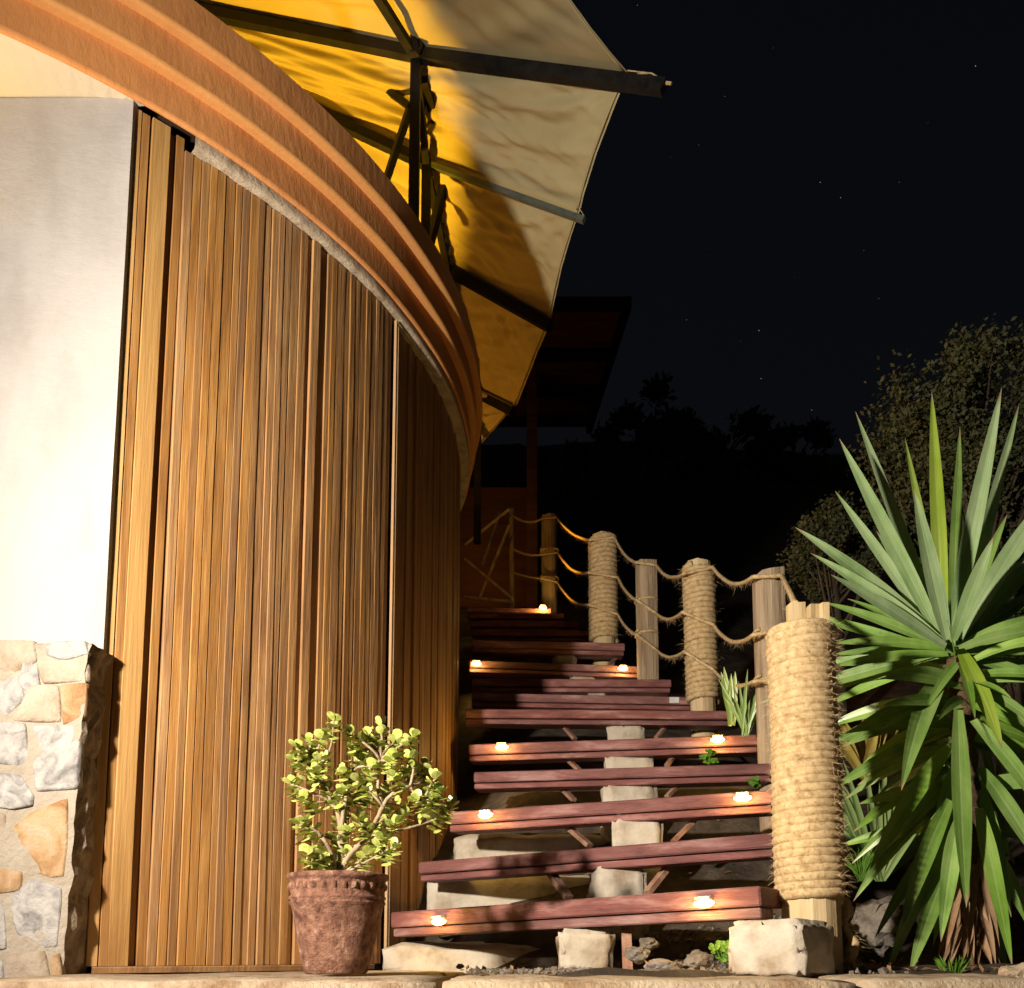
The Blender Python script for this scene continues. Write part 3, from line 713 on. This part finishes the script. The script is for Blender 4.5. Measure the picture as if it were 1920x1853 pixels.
rope('lowest sagging sisal rope of the stair railing',
     [(959,1072,6.2,.01),(1014,1084,5.89,.0),(1046,1092,5.89,.05),(1104,1134,4.66,.0),(1158,1152,4.67,.02),(1194,1190,4.19,.0),(1230,1218,4.19,.03),(1283,1222,3.54,.0),(1338,1256,3.53,.035),(1414,1278,2.91,.0),(1446,1276,2.90,.0)], .0068, 3)
# rope turns knotted round the bare posts
for key, px, py, Y in [('p3',1212,1128,4.26),('p3',1212,1190,4.26),('p1',1030,1034,5.97),('p1',1030,1086,5.97),('p5',1440,1192,2.98),('p5',1442,1278,2.98)]:
    bt, tp, r = POSTS[key]; c = PY(px, py, Y); ax = bt.lerp(tp, (c.z-bt.z)/(tp.z-bt.z))
    pts = helix(ax-Vector((0, 0, .012)), ax+Vector((0, 0, .012)), r*1.13, 1.6, .006, 28)
    par = [o for o in COL.objects if o.get('category') == 'post' and (Vector(o.location)-bt).length < .01][0]
    rope_geo(pts, .006, 110, 7).build('rope_knot', 'rope', par, True)

# ================================================================= POTTED JADE PLANT
YP = 1.90; c0 = PY(630, 1824, YP); c0.z = .0
pot = thing('terracotta_pot', 'weathered terracotta pot with a moulded rim at the foot of the slatted wall', 'pot', c0)
k = YP/FPX
H = .208
prof = [(.0, .0), (.060, .0), (.066, .004), (.074, .04), (.083, .08), (.090, .115), (.0945, .140), (.0990, .1440), (.0990, .148), (.0950, .151), (.0995, .155), (.0995, .159), (.0950, .163),
        (.0975, .172), (.0985, .190), (.0995, .193), (.1045, .196), (.1062, .201), (.1045, .206), (.098, .2075), (.090, .205), (.088, .19), (.0, .19)]
g = G(); g.lathe(c0, prof, 64, .02); g.build('pot_body', 'terracotta', pot, True)
g = G()
for i in range(30):
    a = 2*math.pi*i/30; d = Vector((math.cos(a), math.sin(a), 0)); s = Vector((-d.y, d.x, 0))
    b0 = c0+d*.0965+Vector((0, 0, .180)); vs = []; 
    for u in range(7):
        for v in range(5):
            uu = (u/6-.5)*2; vv = (v/4-.5)*2; hgt = .0075*max(0, 1-uu*uu)**.5*max(0, 1-vv**4)
            vs.append(b0+s*uu*.0075+Vector((0, 0, vv*.010))+d*(hgt-.001))
    g.add(vs, [(u*5+v, u*5+v+1, u*5+v+6, u*5+v+5) for u in range(6) for v in range(4)])
g.build('ornament_band', 'terracotta', pot, True)
g = G(); g.lathe(c0, [(.089, .193), (.05, .197), (.001, .199)], 24, .05); g.build('potting_soil', 'soil', pot, True)
jade = thing('jade_plant', 'bushy jade plant with round green leaves growing in the terracotta pot', 'plant', (c0.x, c0.y, .19))
def J(px, py, dy=0): return PY(px, py, YP+dy)
nodes = {'b': J(632,1648), 'n1': J(638,1575), 'n2': J(622,1505,.02), 'n3': J(596,1452,.0), 'n4': J(688,1572,-.02), 'n5': J(718,1512,-.03), 'n6': J(768,1475,-.02), 'n7': J(662,1448,.02), 'n8': J(800,1505,-.04),'n9': J(604,1570,-.04),'n0': J(712,1425,.0)}
g = G()
def limb(a, b, r0, r1, n=7):
    pts = []; mid = Vector((R_(-.01, .01), R_(-.012, .012), R_(-.006, .008)))
    for i in range(n+1):
        t = i/n; pts.append(a.lerp(b, t)+mid*4*t*(1-t)+Vector((R_(-.0012, .0012), R_(-.0012, .0012), 0)))
    g.tube(pts, [r0+(r1-r0)*i/n for i in range(n+1)], 7); return pts
for a, b, r0, r1 in [('b','n1',.0085,.007),('n1','n2',.0065,.0055),('n2','n3',.005,.004),('b','n4',.007,.005),('n4','n5',.005,.0045),('n5','n6',.0042,.0036),('n6','n8',.0035,.003),('n2','n7',.005,.004),('b','n9',.005,.004),('n5','n0',.004,.0032),('n1','n7',.005,.004)]:
    limb(nodes[a], nodes[b], r0, r1)
TIPS = [(580,1392),(545,1470),(556,1402),(626,1352),(602,1386),(655,1378),(690,1378),(715,1362),(745,1388),(776,1382),(770,1425),(798,1438),(816,1462),(846,1512),(832,1532),(700,1440),(640,1452),(588,1450),(568,1502),(553,1428),
        (660,1502),(722,1482),(760,1452),(584,1560),(600,1602),(572,1604),(650,1562),(690,1602),(738,1590),(702,1562),(726,1530),(640,1532),(612,1484),(682,1424),(806,1500),(560,1545),(620,1620),(700,1500),(740,1420),(663,1410),(610,1425),(735,1455),(668,1465),(585,1420),(700,1400),(798,1475),(782,1502),(822,1488),(764,1515),(742,1545),(716,1575),(655,1600),(630,1580),(690,1480),(640,1490),(675,1540)]
lg = G()
def jleaf(p, d, L, w):
    d = d.normalized(); s = d.cross(Vector((R_(-.4, .4), R_(-.4, .4), 1))); 
    if s.length < .05: s = d.orthogonal()
    s.normalize(); nrm = s.cross(d); th = .0007; vs = []; prof = [(.0, .22), (.25, .66), (.58, 1.0), (.86, .86), (1.0, .34)]
    cup = R_(.05, .22)
    for t, ww in prof:
        q = p+d*L*t+nrm*L*cup*t*t
        vs += [q-s*w*.5*ww, q+nrm*th, q+s*w*.5*ww, q-nrm*th]
    fs = []
    for i in range(4):
        for j in range(4):
            a = i*4+j; b = i*4+(j+1) % 4; fs.append((a, b, b+4, a+4))
    fs += [(3, 2, 1, 0), (16, 17, 18, 19)]
    lg.add(vs, fs)
for px, py in TIPS:
    tp = J(px, py, R_(-.075, .07))
    below = [n for n in nodes.values() if n.z < tp.z+.012] or [nodes['b']]
    src = min(below, key=lambda q: (q-tp).length)
    pts = limb(src, tp, .0032, .0022)
    dirv = (tp-src).normalized()*.6+Vector((0, -.15, .7)); dirv.normalize()
    for w in range(4):
        q = tp-dirv*.011*w; ph = R_(0, 3)
        for k2 in range(4 if w == 0 else 5):
            a = ph+k2*math.pi*2/(4 if w == 0 else 5); o1 = dirv.orthogonal().normalized(); o2 = dirv.cross(o1)
            dd = o1*math.cos(a)+o2*math.sin(a)+dirv*(1.1 if w == 0 else .5-.25*w)
            jleaf(q, dd, R_(.017, .026), R_(.016, .023))
    for k2 in range(3):
        q = pts[random.randint(3, 6)]; jleaf(q, Vector((R_(-1, 1), R_(-1, 1), R_(-.1, .9))), R_(.016, .024), R_(.013, .018))
g.build('stem', 'jadestem', jade, True)
lg.build('foliage', 'jade', jade, False, 'stuff')

# ================================================================= YUCCA
YY = 2.38
yb = PY(1822, 1822, YY); yb.z = gz(yb.x, YY)-.02
yuc = thing('yucca', 'tall spiky yucca with long sword leaves right of the rope post', 'yucca', yb)
tr = [yb, PY(1822,1700,YY), PY(1818,1560,YY), PY(1810,1420,YY), PY(1800,1300,YY), PY(1792,1225,YY)]
pts = []
for i in range(len(tr)-1):
    for k in range(8): pts.append(tr[i].lerp(tr[i+1], k/8))
g = G(); g.tube(pts, [.030+.006*math.sin(i*1.9)+.003*R_(-1, 1) for i in range(len(pts))], 12); g.build('trunk', 'bark', yuc, True)
LV = [ # base px,py ; tip px,py ; width px ; depth base, depth tip ; droop ; material
 (1770,1190,1747,735,44,.02,.10,.0,'yucca_bright'),(1782,1190,1878,728,50,.03,.12,.0,'yucca_blue'),(1800,1180,1911,757,34,.06,.25,.0,'yucca_blue'),
 (1766,1195,1604,772,40,.05,.22,.0,'yucca_blue'),(1764,1198,1574,823,48,.0,.05,.01,'yucca_blue'),(1772,1190,1697,822,30,.06,.20,.0,'yucca_bright'),
 (1762,1200,1566,921,36,.02,.10,.01,'yucca_blue'),(1776,1200,1713,917,50,-.04,-.12,.02,'yucca_blue'),(1770,1205,1491,989,44,.0,-.02,.03,'yucca_blue'),
 (1772,1208,1521,1038,40,-.02,-.06,.03,'yucca_blue'),(1774,1212,1558,1078,38,-.03,-.10,.02,'yucca_blue'),(1772,1215,1546,1130,32,.01,.0,.03,'yucca'),
 (1788,1200,1862,1008,40,-.04,-.14,.02,'yucca_blue'),(1798,1195,1990,900,52,.0,-.05,.02,'yucca_blue'),(1800,1200,1985,1010,44,.0,.05,.02,'yucca'),
 (1800,1208,1990,1090,40,.02,.1,.03,'yucca'),(1800,1212,1980,1150,34,.0,-.05,.04,'yucca'),(1798,1216,1985,1178,34,-.02,-.1,.05,'yucca'),
 (1800,1222,1985,1212,32,.02,.1,.05,'yucca'),(1800,1226,1985,1236,30,.0,.0,.05,'yucca'),
 (1772,1216,1560,1207,32,.0,-.05,.04,'yucca'),(1775,1222,1556,1228,30,.02,.05,.03,'yucca'),(1778,1226,1560,1250,30,-.01,-.06,.03,'yucca'),
 (1776,1232,1540,1330,34,.06,.2,.04,'yucca'),(1774,1236,1530,1290,30,.08,.26,.04,'yucca'),
 (1792,1206,1850,930,34,.06,.2,.0,'yucca'),(1786,1192,1800,800,36,.08,.28,.0,'yucca'),(1770,1200,1650,880,30,.08,.3,.0,'yucca'),
 (1772,1262,1690,1482,56,-.03,-.20,.10,'yucca'),(1800,1216,1880,1404,50,-.05,-.20,.06,'yucca_bright'),(1797,1330,1812,1702,50,-.06,-.20,.02,'yucca'),
 (1780,1400,1630,1632,46,-.05,-.18,.04,'yucca'),(1790,1380,1560,1480,44,.04,.1,.06,'yucca'),(1775,1335,1580,1400,40,.06,.1,.05,'yucca'),
 (1782,1500,1690,1740,46,-.06,-.16,.05,'yucca'),(1785,1560,1664,1824,42,-.04,-.14,.05,'yucca'),(1790,1600,1705,1828,44,-.06,-.16,.04,'yucca'),
 (1796,1540,1764,1766,46,-.08,-.2,.03,'yucca'),(1800,1500,1806,1690,36,-.04,-.12,.03,'yucca'),(1836,1515,1898,1812,46,-.08,-.2,.03,'yucca'),
 (1842,1480,1896,1720,40,-.04,-.10,.03,'yucca'),(1815,1262,1960,1400,44,-.03,-.1,.08,'yucca'),(1820,1300,1990,1460,42,.02,.05,.07,'yucca'),
 (1825,1350,1985,1560,46,-.05,-.15,.06,'yucca'),(1838,1440,1965,1640,50,-.04,-.15,.05,'yucca'),(1840,1560,1960,1790,44,.0,-.05,.05,'yucca'),
 (1820,1340,1940,1340,36,.06,.2,.08,'yucca'),(1780,1440,1600,1560,40,.08,.12,.05,'yucca'),(1784,1480,1600,1690,40,.06,.1,.06,'yucca'),
 (1788,1540,1640,1760,38,.06,.06,.05,'yucca'),(1786,1270,1700,1330,36,.1,.25,.05,'yucca'),(1835,1620,1890,1830,38,.05,.05,.04,'yucca'),
 (1800,1200,1960,1050,40,.08,.28,.02,'yucca'),(1778,1300,1640,1380,40,.06,.14,.05,'yucca'),(1800,1420,1740,1650,44,-.02,-.05,.04,'yucca'),
 (1775,1240,1600,1260,34,.07,.2,.04,'yucca'),(1805,1236,1960,1290,38,.05,.12,.06,'yucca'),
]
for bx, by, tx, ty, w, d0, d1, dr, m in LV:
    leafstrip(PY(bx, by, YY+d0), PY(tx, ty, YY+d1), w/FPX*YY*.72, dr, 22, R_(.12, .3), wide_at=R_(.34, .46)).build('leaf', m, yuc, False)
for k in range(22):       # more young leaves fanning out of the crown, behind the front ones
    an = math.radians(R_(-15, 195)); a = tr[5]+Vector((R_(-.01, .01), R_(0, .03), R_(-.02, .03)))
    d_ = Vector((math.cos(an), R_(.1, .8), math.sin(an)*.95)).normalized()
    leafstrip(a, a+d_*R_(.38, .56), R_(.030, .042), R_(.0, .04), 22, R_(.12, .3), wide_at=R_(.34, .46)).build('leaf', random.choice(['yucca_blue', 'yucca', 'yucca']), yuc, False)
for k in range(16):       # leaves hanging over the front of the trunk below the crown
    v_ = R_(0, .55); a = tr[5].lerp(tr[3], v_)+Vector((R_(-.02, .02), -.02, 0)); d_ = Vector((R_(-1, 1), R_(-.75, -.2), R_(-.75, .05))).normalized()
    leafstrip(a, a+d_*R_(.24, .36), R_(.026, .036), R_(.04, .11), 22, R_(.12, .3), wide_at=R_(.34, .46)).build('leaf', 'yucca', yuc, False)
for k in range(34):
    v_ = R_(0, 1); a = tr[5].lerp(tr[2], v_); sg = random.choice((-1, 1)); an = math.radians(R_(-10, 75)-v_*-10)
    d_ = Vector((sg*math.cos(an), R_(-.25, .9), -math.sin(an)*(.2+.8*v_))); d_.normalize()
    leafstrip(a, a+d_*R_(.26, .40), R_(.034, .048), R_(.03, .10), 22, R_(.12, .3), wide_at=R_(.34, .46)).build('leaf', 'yucca', yuc, False)
for k in range(26):
    bx = R_(1806, 1840); a = PY(bx, R_(1600, 1690), YY+R_(-.05, .03)); b = PY(bx+R_(-75, 70), R_(1790, 1830), YY+R_(-.14, .02)); b.z = max(b.z, .01)
    leafstrip(a, b, R_(.016, .034), R_(.0, .05), 7, R_(.2, .8)).build('dead_leaf', 'deadleaf', yuc, True)

# ================================================================= SMALL PLANTS AND GROUND LITTER
def tuft(name, label, cat, px, py, Y, n, h, w, spread, m):
    c = PY(px, py, Y); t = thing(name, label, cat, c); g = G()
    for i in range(n):
        a = R_(0, 6.28); d = Vector((math.cos(a)*spread, math.sin(a)*spread*.7, R_(.6, 1))).normalized()
        lf = leafstrip(c+Vector((R_(-.01, .01), R_(-.01, .01), -.02)), c+d*h*R_(.6, 1.1), w, R_(.0, .08), 6, .4)
        g.add(lf.v, lf.f)
    g.build('foliage', m, t, True, 'stuff'); return t
def leafy(name, label, px, py, Y, n, h, s, m):
    c = PY(px, py, Y); t = thing(name, label, 'weed', c); g = G(); st = G()
    for i in range(n):
        a = R_(0, 6.28); p = c+Vector((math.cos(a)*h*R_(.1, .6), math.sin(a)*h*.4, h*R_(.2, 1)))
        st.tube([c, c.lerp(p, .6)+Vector((0, 0, .004)), p], .0011, 5)
        k2 = R_(0, 6); nn = Vector((R_(-.4, .4), -.8, .6)).normalized(); o1 = nn.orthogonal().normalized(); o2 = nn.cross(o1)
        for q in range(3):
            b = k2+q*2.1; cc = p+(o1*math.cos(b)+o2*math.sin(b))*s*.55
            vs = [cc+(o1*math.cos(2*math.pi*j/8)+o2*math.sin(2*math.pi*j/8))*s*.55 for j in range(8)]+[cc-nn*.002]
            g.add(vs, [(j, (j+1) % 8, 8) for j in range(8)])
    st.build('stem', m, t); g.build('foliage', m, t, False, 'stuff'); return t
leafy('clover_weed', 'bright green clover-like weed on the soil beside the large block', 1356, 1806, 2.06, 16, .045, .012, 'weed')
leafy('small_weed', 'little yellow green weed under the right end of the fifth tread', 1330, 1432, 3.0, 10, .04, .014, 'weed')
leafy('small_weed', 'little green weed above the third tread near the rope post', 1415, 1478, 2.75, 7, .03, .012, 'weed')
tuft('grass_tuft', 'low curling green grass at the foot of the yucca', 'grass', 1785, 1826, 2.12, 26, .055, .005, .9, 'weed')
tuft('grass_tuft', 'thin wiry grass right of the thick rope post', 'grass', 1615, 1640, 2.7, 40, .12, .004, .9, 'weed')
tuft('strap_leaf_plant', 'green strap leaf plant standing behind the sixth tread', 'plant', 1372, 1350, 3.15, 4, .19, .026, .12, 'yucca_bright')
tuft('strap_leaf_plant', 'thin dark strap leaf plant between two railing posts by the steps', 'plant', 1395, 1370, 3.05, 16, .20, .012, .45, 'yucca')
tuft('yellow_leaf_plant', 'yellowing strap leaf plant behind the yucca, right of the rope post', 'plant', 1620, 1450, 2.9, 22, .24, .030, .6, 'yellowleaf')
tuft('dark_fern', 'dark green leafy plant low behind the yucca and rope post', 'plant', 1650, 1640, 3.0, 60, .42, .024, .9, 'yucca')
tuft('dark_fern', 'dark green leafy plant at the far right behind the yucca', 'plant', 1880, 1560, 3.1, 50, .45, .024, .9, 'yucca')
def rock(label, px, py, Y, r, sq=.7, m='rock', zoff=0):
    c = PY(px, py, Y); bm = bmesh.new(); bmesh.ops.create_icosphere(bm, subdivisions=3, radius=1)
    sd = R_(0, 99)
    for v in bm.verts:
        q = v.co.copy(); v.co = Vector((q.x*r, q.y*r*.9, q.z*r*sq))*(1+.35*noise.noise(q*1.6+Vector((sd, 0, 0)))+.22*noise.noise(q*3.3+Vector((0, sd, 0)))+.10*noise.noise(q*8+Vector((0, sd, 0))))
    me = bpy.data.meshes.new('rock'); bm.to_mesh(me); bm.free(); me.materials.append(M_[m])
    return tag(put('rock', me, c), label, 'rock', 'rocks on the bare soil')
rock('pale grey angular rock beside the clover weed under the lowest tread', 1310, 1800, 2.16, .032)
rock('flat grey rock lying on the soil right of the lowest concrete block', 1240, 1812, 2.05, .034, .5)
rock('dark rock wedged behind the brace of the lowest tread', 1195, 1790, 2.12, .028)
rock('small stone under the lowest tread above the flat rock', 1215, 1770, 2.2, .022)
rock('rounded brown boulder in shadow between rope post and yucca', 1655, 1735, 2.62, .085, .9)
rock('pale rock on the ledge in the lower right corner', 1908, 1836, 1.86, .045, .7, 'ledge')
rock('small dark pebble on the ledge behind the pot', 863, 1812, 2.2, .009)
g = G()
for i in range(4200):
    x = R_(-.1, .85) if i < 1700 else R_(.25, .62); y = R_(1.92, 2.5) if i < 1700 else R_(2.0, 2.32); s = R_(.002, .010)*(1 if random.random() < .9 else 1.7); zz = gz(x, y) if y > 2.04 else 0.0
    if x < .2 and y < 2.26: zz = 0
    if y < 2.04 and random.random() < .55: continue
    c = Vector((x, y, zz+s*.3)); g.box(c, (s, s*R_(.6, 1.2), s*R_(.5, .9)), Matrix.Rotation(R_(0, 3), 3, Vector((R_(-1, 1), R_(-1, 1), 1)).normalized()), s*.22)
tag(g.build('gravel', 'gravel', None, False, 'stuff'), 'loose grey gravel scattered on the soil under the stairs', 'gravel')

g = G()
for i in range(420):
    x = R_(-.15, 1.5); y = R_(1.95, 3.2); p = Vector((x, y, gz(x, y)+.004 if y > 2.06 else .006)); a = Vector((R_(-1, 1), R_(-1, 1), R_(-.1, .5))).normalized(); q = a.cross(Vector((R_(-.3, .3), R_(-.3, .3), 1))).normalized(); L = R_(.012, .035)
    g.add([p, p+a*L*.45+q*L*.2+Vector((0, 0, L*.12)), p+a*L, p+a*L*.45-q*L*.2], [(0, 1, 2), (0, 2, 3)])
tag(g.build('leaf_litter', 'deadleaf', None, False, 'stuff'), 'dry brown leaf litter scattered under and beside the stairs', 'leaf litter')
# ================================================================= CANVAS CANOPY OVER THE TERRACE
can = thing('terrace_canopy', 'cream canvas canopy on a black steel frame over the terrace', 'canopy', (TC.x, TC.y, 2.3))
apex = Vector((TC.x, TC.y, 4.45))
RAF = {'y': (polar(1.83, -85, 3.72), polar(2.75, -85, 3.10)), 'z': (polar(1.83, -46, 3.72), polar(2.75, -44, 3.10)),
       'a': (PY(780, 95, 3.3), PY(1245, 155, 2.9)), 'b': (PY(800, 300, 3.65), PY(1095, 405, 3.42)),
       'c': (PY(840, 500, 4.2), PY(1032, 606, 4.0)), 'd': (PY(896, 734, 4.8), PY(962, 767, 4.62)), 'e': (polar(1.95, 48, 3.3), polar(2.5, 48, 2.9))}
EDGE = {'y': .86, 'z': .86, 'a': .86, 'b': .96, 'c': .985, 'd': 1.0, 'e': 1.0}
keys = list(RAF)
def sheet(p00, p01, p10, p11, nu, nv, sag, scal, wr, seed, lift=.02):
    g = G(); vs = []
    nrm = (p01-p00).cross(p10-p00).normalized()
    if nrm.z < 0: nrm = -nrm
    for i in range(nu+1):
        u = i/nu
        for j in range(nv+1):
            v = j/nv
            u2 = u*(1-scal*4*v*(1-v)*u)
            p = p00.lerp(p01, v).lerp(p10.lerp(p11, v), u2)
            p = p-Vector((0, 0, sag*4*v*(1-v)*(.4+.6*u)))
            # tension folds running out to the corners
            f = noise.noise(Vector((v*5.5+seed, u*1.1, seed)))*.7+noise.noise(Vector((v*14+u*4, u*2.0, seed+4)))*.35+abs(noise.noise(Vector((v*9-u*5, u*3.0, seed+8))))*.5
            cr = math.sin(math.atan2(v-.02, 1.02-u)*13+seed)*.35*(u)*max(0, 1-v)
            p = p+nrm*(wr*(f+cr)*min(1, 5*v*(1-v)*1.4)*(1-.85*u**5)+lift)
            vs.append(p)
    m = nv+1
    g.add(vs, [(i*m+j, i*m+j+1, (i+1)*m+j+1, (i+1)*m+j) for i in range(nu) for j in range(nv)])
    return g
for i in range(len(keys)-1):
    a, b = keys[i], keys[i+1]; n0, t0 = RAF[a]; n1, t1 = RAF[b]
    sheet(n0, n1, n0.lerp(t0, EDGE[a]), n1.lerp(t1, EDGE[b]), 48, 48, .03, .10 if a in 'yz' else .03, .05, i*3.7).build('canvas_panel', 'fabric', can, True)
    ap0 = apex
    sheet(n0, n1, ap0.lerp(n0, .08), ap0.lerp(n1, .08), 60, 60, .05, 0, .085, i*2.3+9).build('canvas_panel', 'fabric', can, True)
for kx in keys:
    n0, t0 = RAF[kx]
    g = G(); g.bar(n0+(n0-t0).normalized()*.02-Vector((0, 0, .02)), t0-Vector((0, 0, .02)), .036 if kx != 'b' else .022, .046 if kx != 'b' else .022)
    g.build('rafter', 'steel_green' if kx == 'b' else 'steel', can)
    g = G(); g.bar(n0-Vector((0, 0, .02)), apex-Vector((0, 0, .03)), .034, .044); g.build('rafter', 'steel', can)
    g = G(); g.bar(n0-Vector((0, 0, .01)), Vector((n0.x, n0.y, 2.31)), .04, .04); g.build('post', 'steel', can)
for i in range(len(keys)-1):
    g = G(); g.bar(RAF[keys[i]][0]-Vector((0, 0, .03)), RAF[keys[i+1]][0]-Vector((0, 0, .03)), .030, .036); g.build('ring_beam', 'steel', can)
# knee braces and bracket at the main node
for q0, q1, w in [((590,72,3.75),(768,200,3.42),.026),((768,205,3.42),(722,345,3.55),.026),((794,150,3.36),(842,310,3.75),.034),((842,310,3.75),(806,455,3.8),.034)]:
    g = G(); g.bar(PY(*q0), PY(*q1), w, w); g.build('knee_brace', 'steel', can)
g = G(); n0 = RAF['a'][0]; g.tube([n0+Vector((-.02, -.04, -.03)), n0+Vector((.012, -.05, .02)), n0+Vector((.028, -.045, -.03)), n0+Vector((.01, -.045, -.07))], .008, 7); g.tube([n0+Vector((0, -.03, -.06)), n0+Vector((.0, -.03, .06))], .022, 10); g.build('bracket', 'steel', can)
# stitched hem along the outer edge of each overhanging panel
for i in range(len(keys)-1):
    a, b = keys[i], keys[i+1]; e0 = RAF[a][0].lerp(RAF[a][1], EDGE[a]); e1 = RAF[b][0].lerp(RAF[b][1], EDGE[b]); m0 = RAF[a][0].lerp(RAF[b][0], .5)
    sc = .10 if a in 'yz' else .03; pp = []
    for j in range(25):
        v = j/24; q0 = RAF[a][0].lerp(RAF[b][0], v); q1 = e0.lerp(e1, v); pp.append(q0.lerp(q1, 1-sc*4*v*(1-v))-Vector((0, 0, .03*4*v*(1-v)-.018)))
    g = G(); g.tube(pp, .0045, 6); g.build('hem', 'fabric', can, True)
# tie cords and end bolt at the long rafter
a_n, a_t = RAF['a']; cor = a_n.lerp(a_t, .87)+Vector((0, 0, .03))
g = G(); g.tube([cor, a_n.lerp(a_t, .955)+Vector((0, -.01, .02)), a_t+Vector((-.005, -.01, .0))], .0025, 5); g.tube([a_n.lerp(a_t, .955)+Vector((0, -.01, .02)), a_n.lerp(a_t, .90)+Vector((0, -.03, -.01))], .0022, 5); g.tube([a_t, a_t+(a_t-a_n).normalized()*.03], .006, 6); g.build('tie_cord', 'rope', can)
b_n, b_t = RAF['b']; g = G(); g.tube([b_n.lerp(b_t, .95)+Vector((0, 0, .03)), b_t+Vector((-.03, 0, .055)), b_t], .002, 5); g.build('tie_cord', 'rope', can)

# ================================================================= BACK BUILDING AND ITS ROOF, in darkness
rb = thing('rear_shelter', 'dark timber shelter with a boarded roof behind the canopy', 'shelter', PY(985, 1120, 7.6))
Y1, Y2 = 6.4, 8.6
cn = [PY(960, 560, Y1), PY(1178, 560, Y1), PY(1104, 800, Y2), PY(930, 800, Y2)]
NB = 7
for i in range(NB):
    t0, t1 = i/NB, (i+.94)/NB; g = G()
    q = [cn[0].lerp(cn[3], t0), cn[1].lerp(cn[2], t0), cn[1].lerp(cn[2], t1), cn[0].lerp(cn[3], t1)]
    up = Vector((0, 0, .02)); g.add(q+[p+up for p in q], [(0,1,2,3),(7,6,5,4),(0,4,5,1),(1,5,6,2),(2,6,7,3),(3,7,4,0)]); g.build('roof_board', 'darkwood', rb)
for t in (0, .33, .62, .9):
    g = G(); g.bar(cn[0].lerp(cn[3], t)-Vector((0, 0, .05)), cn[1].lerp(cn[2], t)-Vector((0, 0, .05)), .06, .08); g.build('rafter', 'steel', rb)
g = G(); g.bar(cn[1]-Vector((0, 0, .03)), cn[2]-Vector((0, 0, .03)), .05, .09); g.build('edge_beam', 'steel', rb)
w0 = PY(860, 1140, 7.6); w1 = PY(1005, 930, 7.6)
g = G(); g.box(((w0.x+w1.x)/2-.3, 7.7, (w0.z+w1.z)/2), (w1.x-w0.x+.6, .12, w1.z-w0.z+.2)); g.build('wall', 'darkwood', rb)
g = G(); p = PY(998, 1130, 7.5); g.box((p.x, 7.5, p.z+.9), (.09, .09, 2.6)); g.build('post', 'darkwood', rb)
fr = thing('rear_railing', 'thin crossed poles of a railing at the head of the stairs', 'railing', PY(920, 1125, 6.3))
for q0, q1 in [((956,954,6.1),(872,1022,6.3)),((872,1048,6.3),(962,1124,6.1)),((955,985,6.12),(900,1120,6.3)),((938,960,6.5),(905,1060,6.5)),((872,1120,6.3),(962,1128,6.12))]:
    g = G(); g.tube([PY(*q0), PY(*q1)], .011, 7); g.build('pole', 'timber', fr)

# ================================================================= TREES ON THE HILLSIDE
def tree(label, cx, cy, Y, rx, rz, nleaf, ls, trunk=True, clumps=16, name='hillside_tree', foot=None):
    c = PY(cx, cy, Y); base = Vector((c.x, Y, gz(c.x, Y)-.1)); t = thing(name, label, 'tree', base, 'trees on the dark hillside')
    sx = rx/FPX*Y; sz = rz/FPX*Y; cl = []
    for i in range(clumps):
        while 1:
            q = Vector((R_(-1, 1), R_(-1, 1), R_(-1, 1)))
            if .25 < q.length < 1: break
        cl.append((c+Vector((q.x*sx, q.y*sx*.7, q.z*sz)), R_(.2, .42)))
    g = G(); top = c-Vector((0, 0, sz*.3))
    if trunk:
        g.tube([base, base.lerp(top, .5)+Vector((.06*sx, 0, 0)), top], [sx*.11, sx*.08, sx*.05], 8)
        for p, r in cl: 
            s = base.lerp(top, R_(.45, 1.0)); g.tube([s, s.lerp(p, .5)+Vector((R_(-.05, .05), 0, R_(0, .1)))*sx, p], [sx*.03, sx*.02, sx*.006], 5)
        g.build('trunk', 'treebark', t, True)
    lg = G()
    for i in range(nleaf):
        p, r = random.choice(cl); d = Vector((R_(-1, 1), R_(-1, 1), R_(-1, 1)))
        d = d.normalized()*min(.98, abs(random.gauss(0, .58)))*R_(.8, 1)
        q = p+Vector((d.x*r*sx, d.y*r*sx, d.z*r*sz)); a = Vector((R_(-1, 1), R_(-1, 1), R_(-.6, 1))).normalized(); s = a.orthogonal().normalized(); L = ls*R_(.6, 1.3)
        if random.random() < .5: s = a.cross(s)
        lg.add([q, q+a*L*.5+s*L*.26, q+a*L, q+a*L*.5-s*L*.26], [(0, 1, 2, 3)])
    lg.build('crown', 'tree', t, False, 'stuff'); return t
tree('tall olive leaved tree rising behind the yucca on the right', 1815, 850, 4.9, 205, 245, 42000, .032, True, 85)
tree('lower bushy tree left of the tall tree, behind the yucca', 1560, 1020, 5.1, 120, 105, 13000, .030, True, 30)
tree('dim bushy tree low at the right edge behind the yucca', 1890, 1140, 4.5, 120, 130, 9000, .034, True, 24)
tree('black silhouetted tree beside the rear shelter roof', 1215, 790, 24, 90, 70, 3500, .26, True, 14)
tree('black silhouetted bushes on the hill crest in the middle', 1350, 850, 26, 110, 55, 3500, .28, True, 14)
tree('black silhouetted bushes on the hill crest left of the tall tree', 1500, 860, 27, 100, 50, 3500, .28, True, 14)
tree('black silhouetted trees far behind the stair railing', 1080, 900, 20, 120, 80, 3500, .24, True, 14)
print('objects', len(SC.objects), 'tris', sum(len(o.data.polygons) for o in SC.objects if o.type == 'MESH'))
